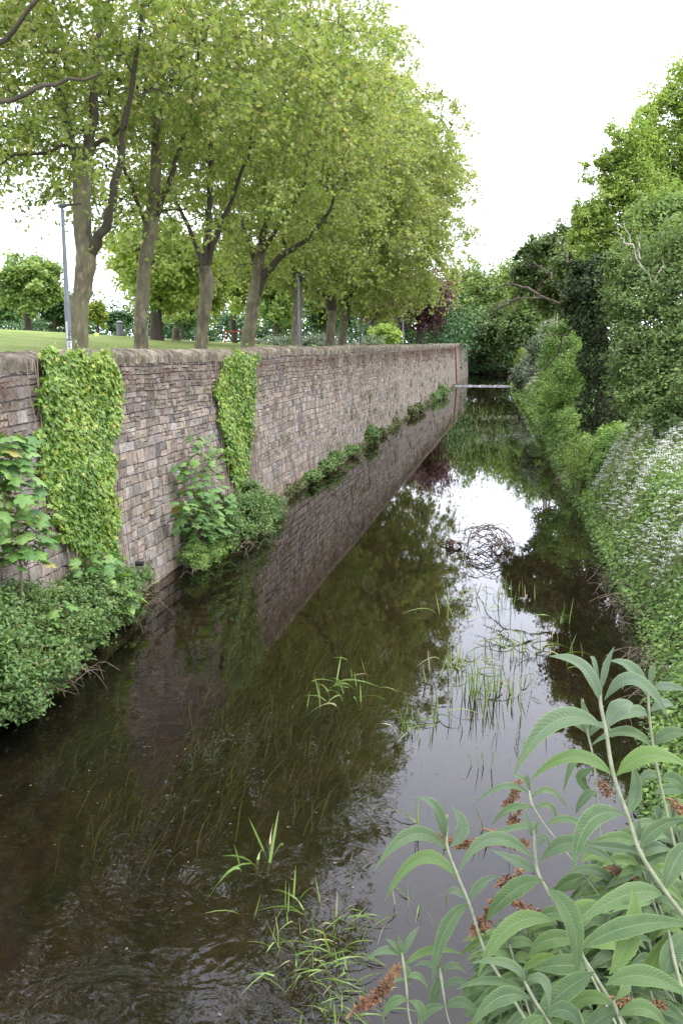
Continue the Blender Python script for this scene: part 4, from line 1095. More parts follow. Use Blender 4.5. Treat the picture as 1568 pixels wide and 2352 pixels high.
# dry roots and stalks at the foot of the wall
def dry_bundle(label, pts, n, L, name='dry_stalks', r=.0042):
    P_, R_ = [], []
    for k in range(n):
        a = np.array(pts[k % len(pts)], float) + RG.normal(0, .15, 3) * [1, 1.6, .3]
        e = a + np.array([RG.uniform(.1, .6), RG.normal(0, .4), RG.uniform(-.3, .3)]) * L
        mid = (a + e) / 2 + [0, 0, RG.uniform(.05, .25) * L]
        q = spline([a, mid, e], 6); q[:, 2] = np.maximum(q[:, 2], .01); P_.append(q); R_.append(np.linspace(r, r * .4, 6))
    t = build(name, [tubes(np.array(P_), np.array(R_), 4)], M['twig'])
    return tag(t, label, 'dry stalks', kind='stuff')
dry_bundle('dry stalks and roots trailing from the nettle patch into the water', [gp(u, v, .2) for u, v in [(60, 1600), (110, 1560), (150, 1560), (300, 1410), (285, 1390), (290, 1370), (250, 1290), (310, 1320)]], 90, .8)
dry_bundle('dry stalks trailing from the clumps along the middle of the wall foot', [gp(u, v, .15) for u, v in [(600, 1230), (560, 1260), (640, 1180), (790, 1070), (770, 1080), (820, 1050), (440, 1310)]], 70, .7)
dry_bundle('dry twigs fallen from the right bank into the water', [gp(u, v, .25) - np.array([.5, 0, 0]) for u, v in [(1440, 1340), (1450, 1380), (1500, 1420), (1520, 1520), (1540, 1560), (1540, 1600), (1310, 1110)]], 80, 1.1)

# ------------------------------------------------------------------ sycamore saplings
def sapling(label, base, tips, nodes, ls, mat='maple_leaf', r=.02, per=2):
    t = thing('sycamore_sapling', base, label, 'sapling', 'sycamore saplings against the wall')
    sk = Skel(); LP = []; LD = []; PT = []
    for tip in tips:
        tip = np.array(tip, float)
        P = spline([base, base + (tip - base) * .5 + RG.normal(0, .05, 3), tip], 12)
        sk.add(P, np.linspace(r, .006, 12), 7)
        for s_ in np.linspace(.22, 1, nodes):
            q = P[min(int(s_ * 11), 10)] + (P[min(int(s_ * 11) + 1, 11)] - P[min(int(s_ * 11), 10)]) * ((s_ * 11) % 1)
            a0 = RG.uniform(0, math.pi)
            for k in range(per * 2):
                a = a0 + k * math.pi / per + RG.normal(0, .2)
                ln = RG.uniform(.12, .42) * (1.25 - s_ * .7)
                e = q + np.array([math.cos(a) * ln, math.sin(a) * ln, ln * RG.uniform(.1, .5)])
                e[0] = max(e[0], wallx(e[2]) + .1)
                PT.append([q, (q + e) / 2 + (0, 0, .03), e]); LP.append(e); LD.append([math.cos(a), math.sin(a), -.35])
    build('stem', sk.parts(), M['twig'], t, smooth=True)
    build('leaf_stalks', [tubes(np.array(PT), np.full((len(PT), 3), .004), 4)], M['red_herb'], t)
    LP = np.array(LP); LD = np.array(LD)
    leaf_obj('leaves', LP, ls * RG.uniform(.7, 1.2, len(LP)), T_BIGMAPLE, M[mat], t, D=LD + RG.normal(0, .15, LD.shape), Nn=np.tile([.25, 0, 1.0], (len(LP), 1)))
    return t
_pts = [(0, 0), (-.12, .22), (-.02, .30), (.06, .44), (.16, .34), (.26, .30), (.36, .46), (.56, .56), (.60, .40), (.62, .22), (.78, .22), (.84, .12), (1.0, 0)]
_v = [(x, y, -.22 * abs(y) - .1 * x * x) for x, y in _pts] + [(x, -y, -.22 * abs(y) - .1 * x * x) for x, y in _pts[1:-1]] + [(.4, 0, .02)]
T_BIGMAPLE = (np.array(_v), [np.array([(24, b, a) for a, b in zip(range(0, 12), range(1, 13))] + [(24, a, b) for a, b in zip([0] + list(range(13, 24)), list(range(13, 24)) + [12])])])
def wpt(u, v, out): d = ray(u, v); return EYE + d * ((WX0 + out) / d[0])
bA = wpt(52, 1385, .55)
sapling('leafy sycamore sapling on a single thin stem at the left edge', bA, [wpt(18, 990, .5)], 21, .235, r=.022, per=3)
bC = wpt(100, 1300, .4)
sapling('short side sapling leaning right in front of the wide ivy', wpt(60, 1300, .55), [wpt(125, 1170, .7), wpt(5, 1130, .6)], 6, .22, r=.012)
bB = wpt(470, 1270, .35)
sapling('bushy sycamore sapling left of the narrow ivy ribbon', bB, [wpt(462, 990, .35), wpt(505, 1020, .3), wpt(425, 1050, .3), wpt(520, 1130, .55), wpt(415, 1150, .45), wpt(470, 1120, .6)], 12, .22, r=.018, per=2)
sapling('low young sycamore leaves inside the foot of the wide ivy', wpt(215, 1350, .3), [wpt(240, 1270, .35), wpt(200, 1290, .3)], 5, .22, r=.01)
sapling('single small sycamore seedling poking out of the nettles at lower left', wpt(90, 1480, .9), [wpt(140, 1390, .9)], 3, .22, r=.008)

# ------------------------------------------------------------------ water plants
def blade_mesh(P, W, side):
    """P (N,m,3) centre lines, W (N,m) half widths"""
    N, m = W.shape
    T = norm(np.gradient(P, axis=1)); A_ = norm(np.cross(T, side[:, None, :]))
    V = np.stack([P - A_ * W[..., None], P + A_ * W[..., None]], 2)
    i = np.arange(m - 1)
    f = np.stack([i * 2, i * 2 + 1, i * 2 + 3, i * 2 + 2], -1)
    F = (np.arange(N)[:, None, None] * 2 * m + f[None]).reshape(-1, 4)
    return V.reshape(-1, 3), F, 2 * m
def reeds(label, u, v, n, spread, h, w_=.009, flat=.25, lean=.25, bend=None, group='reed tufts standing in the water'):
    c = gp(u, v)
    t = thing('reed_tuft', (c[0], c[1], 0), label, 'reeds', group)
    m = 7; tt = np.linspace(0, 1, m)
    P = np.zeros((n, m, 3)); 
    B = c + np.stack([RG.normal(0, spread, n), RG.normal(0, spread * 1.3, n), np.full(n, -.12)], -1)
    H = h * RG.uniform(.45, 1.15, n); az = RG.uniform(0, 2 * math.pi, n); ln = np.abs(RG.normal(lean, lean * .6, n))
    fl = RG.random(n) < flat
    if bend is not None: az = bend + RG.normal(0, .5, n)
    for k, q in enumerate(tt):
        out = H * (ln * q + np.where(fl, 1.1 * q * q, .0))
        up_ = H * (q - np.where(fl, .95 * q ** 2.4, .06 * q * q))
        P[:, k] = B + np.stack([np.cos(az) * out, np.sin(az) * out, up_ + .1 * q], -1)
    W = w_ * np.interp(tt, [0, .2, .7, 1], [.6, 1, .8, .08])[None] * RG.uniform(.7, 1.2, (n, 1))
    side = norm(RG.normal(0, 1, (n, 3)) * [1, 1, .2])
    V, F, k = blade_mesh(P, W, side)
    build('blades', [(V, F)], M['reed'], t, {'lf': np.repeat(RG.random((n, 3)), k, 0)})
RL = [
 ('dense tall reed tuft in the bright sky reflection, left of the buddleia tip', 1105, 1600, 46, .22, .62, .010, .1, .18),
 ('tall reeds just right of the densest tuft', 1165, 1600, 26, .25, .55, .009, .15, .2),
 ('reeds left of the densest tuft with pale floating blades', 1055, 1530, 26, .2, .45, .009, .45, .25),
 ('scattered upright reeds behind the densest tuft', 1140, 1500, 22, .3, .5, .009, .2, .2),
 ('thin reeds farther out below the sunken branch', 1075, 1400, 26, .35, .5, .009, .4, .25),
 ('upright reeds to the right of the sunken branch', 1160, 1370, 22, .3, .55, .009, .2, .2),
 ('bent reeds among the dark tree reflection', 1200, 1480, 24, .3, .5, .010, .5, .3),
 ('single thick green shoot close to the right bank', 1290, 1430, 7, .08, .5, .012, .2, .15),
 ('reeds with dried brown blades in the dark reflection', 1290, 1500, 14, .25, .4, .010, .6, .3),
 ('lone pair of crossed reeds in open water below the dense tuft', 1102, 1755, 5, .05, .35, .008, .1, .35),
 ('sparse reeds halfway down the sky reflection', 1190, 1700, 8, .2, .35, .008, .2, .3),
 ('bright short tuft at the edge of the tree reflection', 935, 1680, 12, .1, .3, .010, .2, .2),
 ('feathery reeds behind the bright short tuft', 985, 1650, 26, .28, .38, .008, .3, .2),
 ('pale arching blades in the middle of the river', 765, 1590, 20, .3, .42, .012, .7, .3),
 ('pale blades bending over just behind the middle ones', 800, 1560, 12, .25, .35, .010, .5, .3),
 ('lone arching tuft of long pale blades in the dark water', 592, 1975, 9, .1, .5, .013, .8, .3),
 ('tangled pale water grass at the bottom centre', 735, 2140, 60, .2, .30, .008, .8, .3),
 ('second tangle of pale grass below the bottom centre one', 700, 2200, 44, .2, .28, .007, .8, .3),
 ('yellowish grass tangle at the lower edge', 810, 2290, 60, .22, .28, .007, .8, .3),
 ('pale grass cut by the lower edge left of the buddleia', 770, 2345, 40, .16, .26, .007, .8, .3),
 ('thin dark shoots left of the buddleia tips', 975, 1890, 5, .1, .4, .007, .1, .2),
 ('curly pale blades on the grey water under the left buddleia shoot', 945, 2090, 12, .08, .25, .008, .8, .3),
 ('fine shoots between the two left buddleia tips', 1160, 1900, 9, .25, .35, .007, .2, .3),
 ('small tuft at the left end of the bottom grasses', 640, 2120, 8, .1, .3, .009, .7, .3)]
for a in RL: reeds(*a)
# emergent grass far up river: uncountable
n = 380; Y = RG.uniform(40, 72, n); X = RG.normal(-2.0, 1.4, n) + (Y - 50) * -.02
P = np.zeros((n, 4, 3)); H = RG.uniform(.15, .5, n); a = RG.uniform(0, 6.28, n)
for k, q in enumerate(np.linspace(0, 1, 4)): P[:, k] = np.stack([X + np.cos(a) * H * .4 * q, Y + np.sin(a) * H * .4 * q, -.05 + H * q], -1)
V, F, k = blade_mesh(P, np.array([.012, .012, .009, .002])[None].repeat(n, 0), norm(RG.normal(0, 1, (n, 3)) * [1, 1, .2]))
tag(build('emergent_grass', [(V, F)], M['reed'], None, {'lf': np.repeat(RG.random((n, 3)), k, 0)}), 'thin emergent grass scattered over the far water', 'water grass', kind='stuff')
n = 420; c = np.array([gp(1150, 1004), gp(1120, 1010), gp(1180, 1000), gp(1130, 960), gp(1170, 958)])[RG.integers(0, 5, n)]
P = c + np.stack([RG.normal(0, .7, n), RG.normal(0, .9, n), np.full(n, .012)], -1)
tag(leaf_obj('floating_leaves', P, RG.uniform(.08, .18, n), T_QUAD, M['grey_leaf'], None, D=RG.normal(0, 1, (n, 3)) * [1, 1, .02], Nn=np.tile([0, 0, 6.0], (n, 1))), 'pale small leaves floating on the far water', 'floating leaves', kind='stuff')
n = 420; Y = 5.5 * (30 / 5.5) ** RG.random(n); X = WX0 + .4 + RG.random(n) * (bankx(Y) - WX0 - .6)
tag(leaf_obj('floating_specks', np.stack([X, Y, np.full(n, .008)], -1), RG.uniform(.012, .04, n), T_QUAD, M['dry'], None, D=RG.normal(0, 1, (n, 3)) * [1, 1, .02], Nn=np.tile([0, 0, 6.0], (n, 1))), 'tiny leaf scraps and specks floating on the near water', 'debris', kind='stuff')
# submerged weed streaming with the current
n = 1500; m = 8
cen = np.array([gp(u, v) for u, v in [(600, 1500), (560, 1560), (520, 1640), (480, 1700), (420, 1760), (350, 1810), (700, 1450), (760, 1500), (820, 1480), (640, 1620), (580, 1700), (780, 1640), (840, 1620), (900, 1560), (470, 1600), (300, 1850), (620, 1520), (700, 1560), (880, 1480), (200, 1700), (760, 1760), (600, 1460), (560, 1480), (470, 1840), (860, 1740)]])
ci = RG.integers(0, len(cen), n)
B = cen[ci] + np.stack([RG.normal(0, .35, n), RG.normal(0, .7, n), np.zeros(n)], -1)
L = RG.uniform(.25, .9, n); ph = RG.uniform(0, 6, n); P = np.zeros((n, m, 3)); az = 1.35 + RG.normal(0, .25, n)
for k, q in enumerate(np.linspace(0, 1, m)):
    P[:, k] = B + np.stack([np.cos(az) * L * q + .05 * np.sin(q * 4 + ph) * L, np.sin(az) * L * q, np.full(n, -.36 + .22 * math.sin(q * 2.6 + .1))], -1)
P[..., 2] = np.minimum(P[..., 2], -.012)
V, F, k = blade_mesh(P, (.006 * np.interp(np.linspace(0, 1, m), [0, .3, 1], [.6, 1, .2]))[None].repeat(n, 0) * RG.uniform(.6, 1.4, (n, 1)), np.tile([0.05, 0.0, 1.0], (n, 1)))
tag(build('submerged_weed', [(V, F)], M['weed'], None, {'lf': np.repeat(RG.random((n, 3)), k, 0)}), 'olive strands of weed streaming under the water', 'water weed', kind='stuff')

# sunken branch in the sky reflection
c = gp(1120, 1262)
br = thing('sunken_branch', c, 'tangle of dead brown twigs looping out of the water in the sky reflection', 'branch')
TP = []; DP = []
cc_ = [c + np.array([RG.normal(0, .13), RG.normal(0, .3), 0]) for _ in range(7)]; c0_ = c.copy()
for k in range(34):
    c = cc_[k % 7]; a = RG.uniform(0, 2 * math.pi); r = RG.uniform(.22, .6)
    ang = np.linspace(a, a + RG.uniform(.8, 2.6) * RG.choice([-1, 1]), 8)
    yy = RG.normal(0, .3); tilt = RG.uniform(.4, 1.0)
    P = np.stack([c[0] + np.cos(ang) * r + RG.normal(0, .02, 8), c[1] + yy + np.sin(ang) * r * .5 + RG.normal(0, .02, 8), .12 + np.abs(np.sin(ang + RG.uniform(-.6, .6))) * r * (tilt + .35) * RG.uniform(.6, 1.15) - .03], -1)
    TP.append(P)
    for q in RG.integers(0, 8, 5): DP.append(P[q] + RG.normal(0, .015, 3))
c = c0_
for k in range(14):
    e = c + [RG.uniform(-.9, 1.0), RG.uniform(-1.0, .5), RG.uniform(.0, .2)]
    TP.append(spline([c + RG.normal(0, .2, 3) * [1, 1, .2], (c + e) / 2 + (0, 0, .15), e], 8))
TPa = np.array(TP); TPa += RG.normal(0, .018, TPa.shape)
build('twigs', [tubes(TPa, np.linspace(.011, .005, 8)[None].repeat(len(TP), 0), 5)], M['brown_twig'], br)
leaf_obj('dead_leaves', np.array(DP), RG.uniform(.03, .10, len(DP)), T_OVAL, M['dry'], br, droop=.8)
c = gp(1036, 1256)
sn = thing('snagged_debris', c, 'small dark wedge of snagged debris left of the sunken branch', 'debris')
fr = []
for a, b in [((-.14, 0, 0), (-.10, 0, .2)), ((-.10, 0, .2), (.10, .02, .12)), ((.10, .02, .12), (-.14, 0, 0)), ((-.12, .05, .12), (.3, 0, .1)), ((-.3, .1, .02), (.1, 0, .1)), ((-.05, 0, .0), (0, 0, .14)), ((.1, 0, .12), (.25, .1, 0))]:
    fr.append(tubes(np.array([c + a, c + (np.array(a) + b) / 2 + (0, 0, .01), c + b]), [.02, .022, .014], 6, .2, True))
build('sticks', fr, M['dark_bark'], sn)
leaf_obj('caught_leaves', c + RG.normal(0, .06, (60, 3)) + [0, 0, .1], .08, T_OVAL, M['dry'], sn)

# ------------------------------------------------------------------ buddleia in the foreground
def bud_mat():
    m, n, b = newmat('buddleia_leaf')
    at = nd(n, 'ShaderNodeAttribute', attribute_name='uvw'); sp = nd(n, 'ShaderNodeSeparateXYZ'); n.links.new(at.outputs['Vector'], sp.inputs[0])
    lf = nd(n, 'ShaderNodeAttribute', attribute_name='lf'); sl_ = nd(n, 'ShaderNodeSeparateXYZ'); n.links.new(lf.outputs['Vector'], sl_.inputs[0])
    # x along the leaf 0..1, y across -1..1; lf.x random, lf.y age (0 young, pale)
    ay = maths(n, 'ABSOLUTE', sp.outputs[1])
    vein = maths(n, 'SINE', maths(n, 'MULTIPLY', maths(n, 'SUBTRACT', sp.outputs[0], maths(n, 'MULTIPLY', ay, .10)), 130))
    vein = maths(n, 'POWER', maths(n, 'ADD', maths(n, 'MULTIPLY', vein, .5), .5), 5)
    mid = nd_map(n, ay, .07, .015)
    col = ramp(n, [(0, (.064, .096, .060)), (.4, (.032, .064, .027)), (.7, (.020, .050, .014)), (1, (.018, .050, .008))], sl_.outputs[1]).outputs[0]
    col = mixc(n, maths(n, 'MULTIPLY', maths(n, 'MULTIPLY', maths(n, 'POWER', sl_.outputs[0], 2.0), sl_.outputs[1]), .95), col, (0.105, 0.182, 0.021))
    col = mixc(n, ramp(n, [(.35, (0, 0, 0)), (.7, (.6, .6, .6))], noise(n, 38, 5, .7)).outputs[0], col, (0.070, 0.105, 0.035))
    col = mixc(n, ramp(n, [(.70, (0, 0, 0)), (.76, (.8, .8, .8))], noise(n, 90, 3, .6)).outputs[0], col, (.12, .09, .04))
    col = mixc(n, maths(n, 'MAXIMUM', maths(n, 'MULTIPLY', vein, .08), maths(n, 'MULTIPLY', mid, .7)), col, (0.140, 0.196, 0.105))
    col = mixc(n, maths(n, 'MULTIPLY', nd_map(n, ay, .88, 1.0), .6), col, (0.126, 0.196, 0.056))
    col = mixc(n, maths(n, 'GREATER_THAN', sl_.outputs[2], 1.5), col, (.62, .25, .02))
    g = nd(n, 'ShaderNodeNewGeometry')
    col = mixc(n, g.outputs['Backfacing'], col, mixc(n, maths(n, 'MULTIPLY', mid, .6), (.12, .155, .105), (.16, .195, .14)))
    n.links.new(col, b.inputs['Base Color']); b.inputs['Roughness'].default_value = .62; b.inputs['Specular IOR Level'].default_value = .3
    b.inputs['Sheen Weight'].default_value = .12
    bump(n, b, maths(n, 'ADD', maths(n, 'ADD', maths(n, 'MULTIPLY', vein, -.9), maths(n, 'MULTIPLY', mid, -1.2)), maths(n, 'MULTIPLY', noise(n, 220, 3), .5)), .55, .0012)
    tr = nd(n, 'ShaderNodeBsdfTranslucent'); n.links.new(mixc(n, 1.0, col, (1.15, 1.2, .5), 'MULTIPLY'), tr.inputs['Color'])
    mx = nd(n, 'ShaderNodeMixShader'); mx.inputs[0].default_value = .26
    n.links.new(b.outputs[0], mx.inputs[1]); n.links.new(tr.outputs[0], mx.inputs[2]); n.links.new(mx.outputs[0], n.nodes['Material Output'].inputs[0])
    return m
M['bud_leaf'] = bud_mat()
M['bud_stem'] = rough_mat('buddleia_stem', [(.13, .15, .085), (.22, .235, .15)], 60, bs=.15, bd=.002)
M['bud_seed'] = rough_mat('buddleia_seed', [(.06, .03, .018), (.15, .075, .035), (.27, .15, .07)], 70, bs=.3, bd=.004)
NU, NV = 15, 7
class BudLeaves:
    def __init__(s): s.V = []; s.uv = []; s.lf = []; s.n = 0
    def leaf(s, b, mid, tip, width, nrm, age=.3, fold=.55, rnd=None):
        b, mid, tip = [np.array(q, float) for q in (b, mid, tip)]
        t = np.linspace(0, 1, NU)[:, None]
        ctrl = 2 * mid - .5 * (b + tip)
        P = (1 - t) ** 2 * b + 2 * t * (1 - t) * ctrl + t ** 2 * tip
        T = norm(np.gradient(P, axis=0)); A_ = norm(np.cross(np.array(nrm, float)[None] + 0 * T, T)); Nn = np.cross(T, A_)
        tt = t[:, 0]
        prof = np.interp(tt, [0, .05, .15, .3, .45, .65, .82, .93, 1], [.06, .2, .62, .94, 1, .80, .45, .2, .01])
        prof = prof * (1 + RG.normal(0, .035, NU))
        y = np.linspace(-1, 1, NV)
        wv = .10 * np.sin(tt * 9 + RG.uniform(0, 6))[:, None] * (y[None] ** 2)
        tw = RG.normal(0, .32)
        off = width * .5 * prof[:, None] * y[None]
        lift = width * .5 * prof[:, None] * (np.abs(y)[None] * fold - .25 * y[None] ** 4 * fold * 2 + wv + tw * y[None] * tt[:, None])
        V = P[:, None] + A_[:, None] * off[..., None] + Nn[:, None] * lift[..., None]
        s.V.append(V.reshape(-1, 3))
        U_, Y_ = np.meshgrid(tt, y, indexing='ij')
        s.uv.append(np.stack([U_, Y_, 0 * U_], -1).reshape(-1, 3))
        a = np.array([RG.random(), age, 2.0 if rnd == 'orange' else RG.random()])
        s.lf.append(np.repeat(a[None], NU * NV, 0)); s.n += 1
    def out(s, name, parent):
        i = np.arange(NU - 1)[:, None]; j = np.arange(NV - 1)[None]
        f = np.stack([i * NV + j, (i + 1) * NV + j, (i + 1) * NV + j + 1, i * NV + j + 1], -1).reshape(-1, 4)
        F = (np.arange(s.n)[:, None, None] * NU * NV + f[None]).reshape(-1, 4)
        return build(name, [(np.concatenate(s.V), F)], M['bud_leaf'], parent, {'uvw': np.concatenate(s.uv), 'lf': np.concatenate(s.lf)}, smooth=True)
def Z6(x, y): return 780.8 + x * .502, 1469.7 + y * .502
def zp(x, y, D):                      # point D metres in front of the lens plane
    u, v = Z6(x, y); return EYE + ray(u, v) * D
BB = np.array([1.55, 1.15, 1.35])      # foot of the bush on the bank
bud = thing('buddleia_bush', (BB[0], BB[1], float(bedbank(np.array(BB[0]), np.array(BB[1])))), 'grey green buddleia bush with long drooping leaves filling the lower right corner', 'bush')
TOC = -FW
def shoot(stem, D, D2, lv, r0=.0065, age=.2, foot=True, ext=None):
    pts = [zp(x, y, D + (D2 - D) * i / (len(stem) - 1)) for i, (x, y) in enumerate(stem)]
    P = spline(pts, len(pts) * 6)
    e = P[-1]; dv = norm(P[-1] - P[-3]); q_ = np.linspace(0, 1, 14)[1:, None]
    c1 = e + dv * np.linalg.norm(BB - e) * .35
    P = np.vstack([P, (1 - q_) ** 2 * e + 2 * q_ * (1 - q_) * c1 + q_ ** 2 * (BB - (0, 0, .3))])
    n = len(P); R = np.interp(np.linspace(0, 1, n), [0, .08, .4, 1], [.0016, .0027, r0 * .42, r0 * .5])
    # swollen nodes
    so_ = build('shoot', [tubes(P, R, 8, .03)], M['bud_stem'], bud, smooth=True)
    BL = BudLeaves()
    for L in lv:
        (bx, by), (mx_, my), (tx, ty), w_ = L[:4]
        da = L[4] if len(L) > 4 else 0.0; ag = L[5] if len(L) > 5 else age
        d0 = D + (D2 - D) * .5 if len(L) < 7 else L[6]
        k = int(np.argmin([abs(by - s_[1]) + abs(bx - s_[0]) for s_ in stem])); d0 = D + (D2 - D) * k / (len(stem) - 1)
        b = zp(bx, by, d0); mid = zp(mx_, my, d0 + da * .5); tip = zp(tx, ty, d0 + da)
        wm = w_ * .78 * RG.uniform(.85, 1.15) * .502 / FPX * d0
        nrm = TOC * .75 + np.array([0, 0, .8]) + RG.normal(0, .12, 3)
        BL.leaf(b, mid, tip, wm, nrm, ag)
    if BL.n: BL.out('leaves', so_)
    return so_
shoot([(1208, 100), (1188, 260), (1215, 420), (1250, 620), (1320, 820), (1370, 970), (1470, 1130), (1568, 1260)], 1.45, 1.35,
      [((1190, 290), (1110, 130), (955, 75), 95, -.02, .0), ((1195, 230), (1215, 120), (1255, 28), 42, 0, 0), ((1185, 240), (1160, 100), (1140, 85), 30, .03, 0), ((1208, 275), (1350, 185), (1503, 365), 88, -.05, .05),
       ((1212, 410), (985, 370), (790, 630), 125, -.06, .1), ((1215, 405), (1280, 310), (1338, 290), 110, .05, .1), ((1250, 625), (1060, 535), (868, 645), 100, .03, .55), ((1262, 622), (1420, 530), (1600, 590), 105, -.03, .6),
       ((1300, 800), (1140, 830), (1065, 1058), 105, -.06, .55), ((1310, 795), (1350, 690), (1330, 560), 90, .06, .45), ((1370, 960), (1450, 860), (1590, 820), 85, .02, .5), ((1368, 965), (1230, 950), (1100, 930), 85, .06, .6),
       ((1480, 1165), (1300, 1170), (1085, 1300), 125, -.06, .5), ((1480, 1150), (1540, 1000), (1600, 940), 110, .05, .5)], .0075)
shoot([(1420, 120), (1408, 270), (1428, 470), (1460, 640), (1495, 800)], 1.75, 1.7,
      [((1400, 255), (1330, 130), (1230, 98), 75, 0, .1), ((1415, 210), (1425, 150), (1438, 100), 38, 0, .1), ((1405, 260), (1380, 160), (1340, 145), 30, .02, .1), ((1425, 225), (1500, 215), (1590, 235), 62, -.02, .05), ((1412, 345), (1330, 330), (1215, 395), 78, -.03, .1),
       ((1418, 330), (1480, 290), (1530, 310), 70, .04, .1), ((1432, 480), (1510, 430), (1600, 430), 75, -.02, .4), ((1428, 490), (1290, 420), (1140, 490), 82, .04, .5), ((1460, 640), (1400, 620), (1340, 720), 60, 0, .2), ((1465, 640), (1530, 640), (1590, 700), 70, 0, .4)], .0055)
shoot([(1108, 270), (1130, 420), (1160, 560), (1178, 780)], 1.85, 1.8,
      [((1128, 440), (1120, 350), (1100, 265), 45, 0, .1), ((1125, 430), (1050, 370), (905, 385), 55, 0, .2), ((1135, 450), (1190, 390), (1260, 440), 55, 0, .3), ((1160, 560), (1080, 540), (1020, 700), 65, 0, .3), ((1165, 590), (1100, 640), (1190, 730), 60, 0, .6), ((1178, 700), (1120, 720), (1075, 800), 60, 0, .4)], .004)
shoot([(490, 800), (488, 940), (540, 1085), (590, 1205), (660, 1420), (740, 1560)], 1.62, 1.5,
      [((478, 925), (440, 770), (345, 722), 62, -.02, .05), ((500, 950), (560, 860), (505, 760), 92, .03, .05), ((485, 900), (490, 850), (500, 790), 36, -.03, 0), ((492, 965), (330, 890), (155, 1060), 88, -.04, .1), ((537, 1092), (370, 1000), (205, 1190), 84, .02, .5),
       ((588, 1205), (480, 1330), (420, 1570), 88, -.04, .4), ((585, 1195), (510, 1150), (485, 1225), 50, .05, 0), ((595, 1200), (640, 1120), (720, 1080), 60, .05, .3)], .0055)
shoot([(885, 870), (900, 1050), (950, 1150), (1040, 1310), (1105, 1440), (1160, 1530)], 1.5, 1.4,
      [((872, 900), (860, 830), (822, 750), 40, .02, 0), ((880, 900), (890, 870), (905, 830), 30, 0, 0), ((892, 1010), (690, 910), (538, 1075), 92, -.03, .15), ((893, 1065), (800, 1010), (690, 960), 90, .05, .2), ((918, 1010), (1070, 930), (1275, 1040), 92, -.02, .2), ((905, 960), (930, 900), (960, 950), 40, 0, .0),
       ((945, 1140), (1060, 1290), (1080, 1560), 128, -.05, .35), ((930, 1100), (790, 1150), (665, 1290), 105, .02, .55), ((985, 1290), (780, 1310), (625, 1550), 112, -.05, .6), ((1050, 1340), (1120, 1250), (1210, 1200), 100, .05, .8)], .006)
shoot([(862, 690), (880, 760), (935, 845), (1010, 940)], 1.8, 1.75,
      [((868, 710), (750, 670), (610, 755), 42, 0, .2), ((866, 700), (840, 640), (770, 615), 30, 0, .2), ((872, 720), (960, 690), (1045, 780), 40, 0, .2), ((862, 690), (860, 650), (850, 610), 22, 0, .1), ((880, 770), (780, 770), (690, 850), 42, 0, .4), ((885, 770), (960, 760), (990, 830), 40, 0, .3),
       ((930, 845), (800, 860), (640, 910), 55, 0, .3), ((935, 850), (1040, 820), (1120, 870), 50, 0, .4)], .003)
shoot([(282, 1430), (300, 1560), (312, 1700), (330, 1790)], 1.55, 1.5,
      [((282, 1450), (210, 1420), (115, 1465), 50, 0, .1), ((285, 1450), (320, 1370), (368, 1305), 38, 0, .1), ((283, 1440), (250, 1400), (205, 1365), 34, 0, .1), ((285, 1440), (275, 1390), (262, 1345), 28, 0, .1), ((300, 1560), (230, 1560), (175, 1640), 50, 0, .2), ((302, 1550), (360, 1540), (400, 1600), 46, 0, .2),
       ((300, 1480), (310, 1540), (300, 1600), 40, -.02, .1), ((312, 1650), (240, 1660), (190, 1745), 55, 0, .3), ((312, 1650), (370, 1700), (350, 1800), 60, 0, .3), ((290, 1490), (420, 1420), (560, 1440), 50, .03, .5)], .0035)
shoot([(455, 1500), (470, 1600), (490, 1720), (520, 1800)], 1.6, 1.55,
      [((455, 1520), (390, 1480), (330, 1500), 40, 0, .2), ((458, 1520), (520, 1490), (580, 1530), 42, 0, .2), ((460, 1540), (430, 1620), (425, 1715), 60, 0, .2), ((470, 1590), (540, 1560), (600, 1590), 46, 0, .3), ((480, 1680), (400, 1700), (350, 1790), 56, 0, .4), ((482, 1680), (560, 1660), (640, 1720), 56, 0, .4), ((456, 1510), (450, 1460), (440, 1420), 28, 0, .1)], .003)
# lower right mass
shoot([(840, 1560), (890, 1650), (960, 1760), (1000, 1850)], 1.35, 1.3,
      [((850, 1570), (760, 1480), (590, 1480), 70, 0, .2), ((850, 1560), (930, 1560), (955, 1690), 66, -.04, .1), ((870, 1640), (720, 1640), (590, 1790), 105, -.02, .45), ((845, 1610), (690, 1560), (530, 1600), 62, .02, .4), ((1160, 1520), (1010, 1620), (835, 1790), 125, -.03, .5), ((840, 1560), (830, 1540), (845, 1500), 30, 0, 0), ((930, 1720), (860, 1780), (820, 1860), 90, 0, .5), ((940, 1720), (1040, 1700), (1110, 1800), 95, 0, .5)], .005)
shoot([(1500, 1330), (1530, 1480), (1568, 1620), (1600, 1760)], 1.28, 1.22,
      [((1480, 1560), (1520, 1420), (1600, 1330), 120, .02, .3), ((1212, 1580), (1400, 1540), (1620, 1650), 112, -.03, .35), ((1110, 1410), (1330, 1310), (1620, 1300), 115, -.02, .6), ((1230, 1530), (1330, 1330), (1335, 1130), 150, .06, .75), ((1500, 1340), (1420, 1500), (1380, 1600), 100, .05, .7)], .006)
shoot([(1250, 1650), (1280, 1740), (1310, 1850)], 1.35, 1.3,
      [((1250, 1680), (1120, 1640), (1010, 1760), 95, .04, .5), ((1260, 1700), (1180, 1740), (1090, 1830), 100, 0, .4), ((1270, 1720), (1400, 1690), (1500, 1790), 110, .02, .6), ((1250, 1650), (1300, 1580), (1200, 1540), 70, .05, .6)], .005)
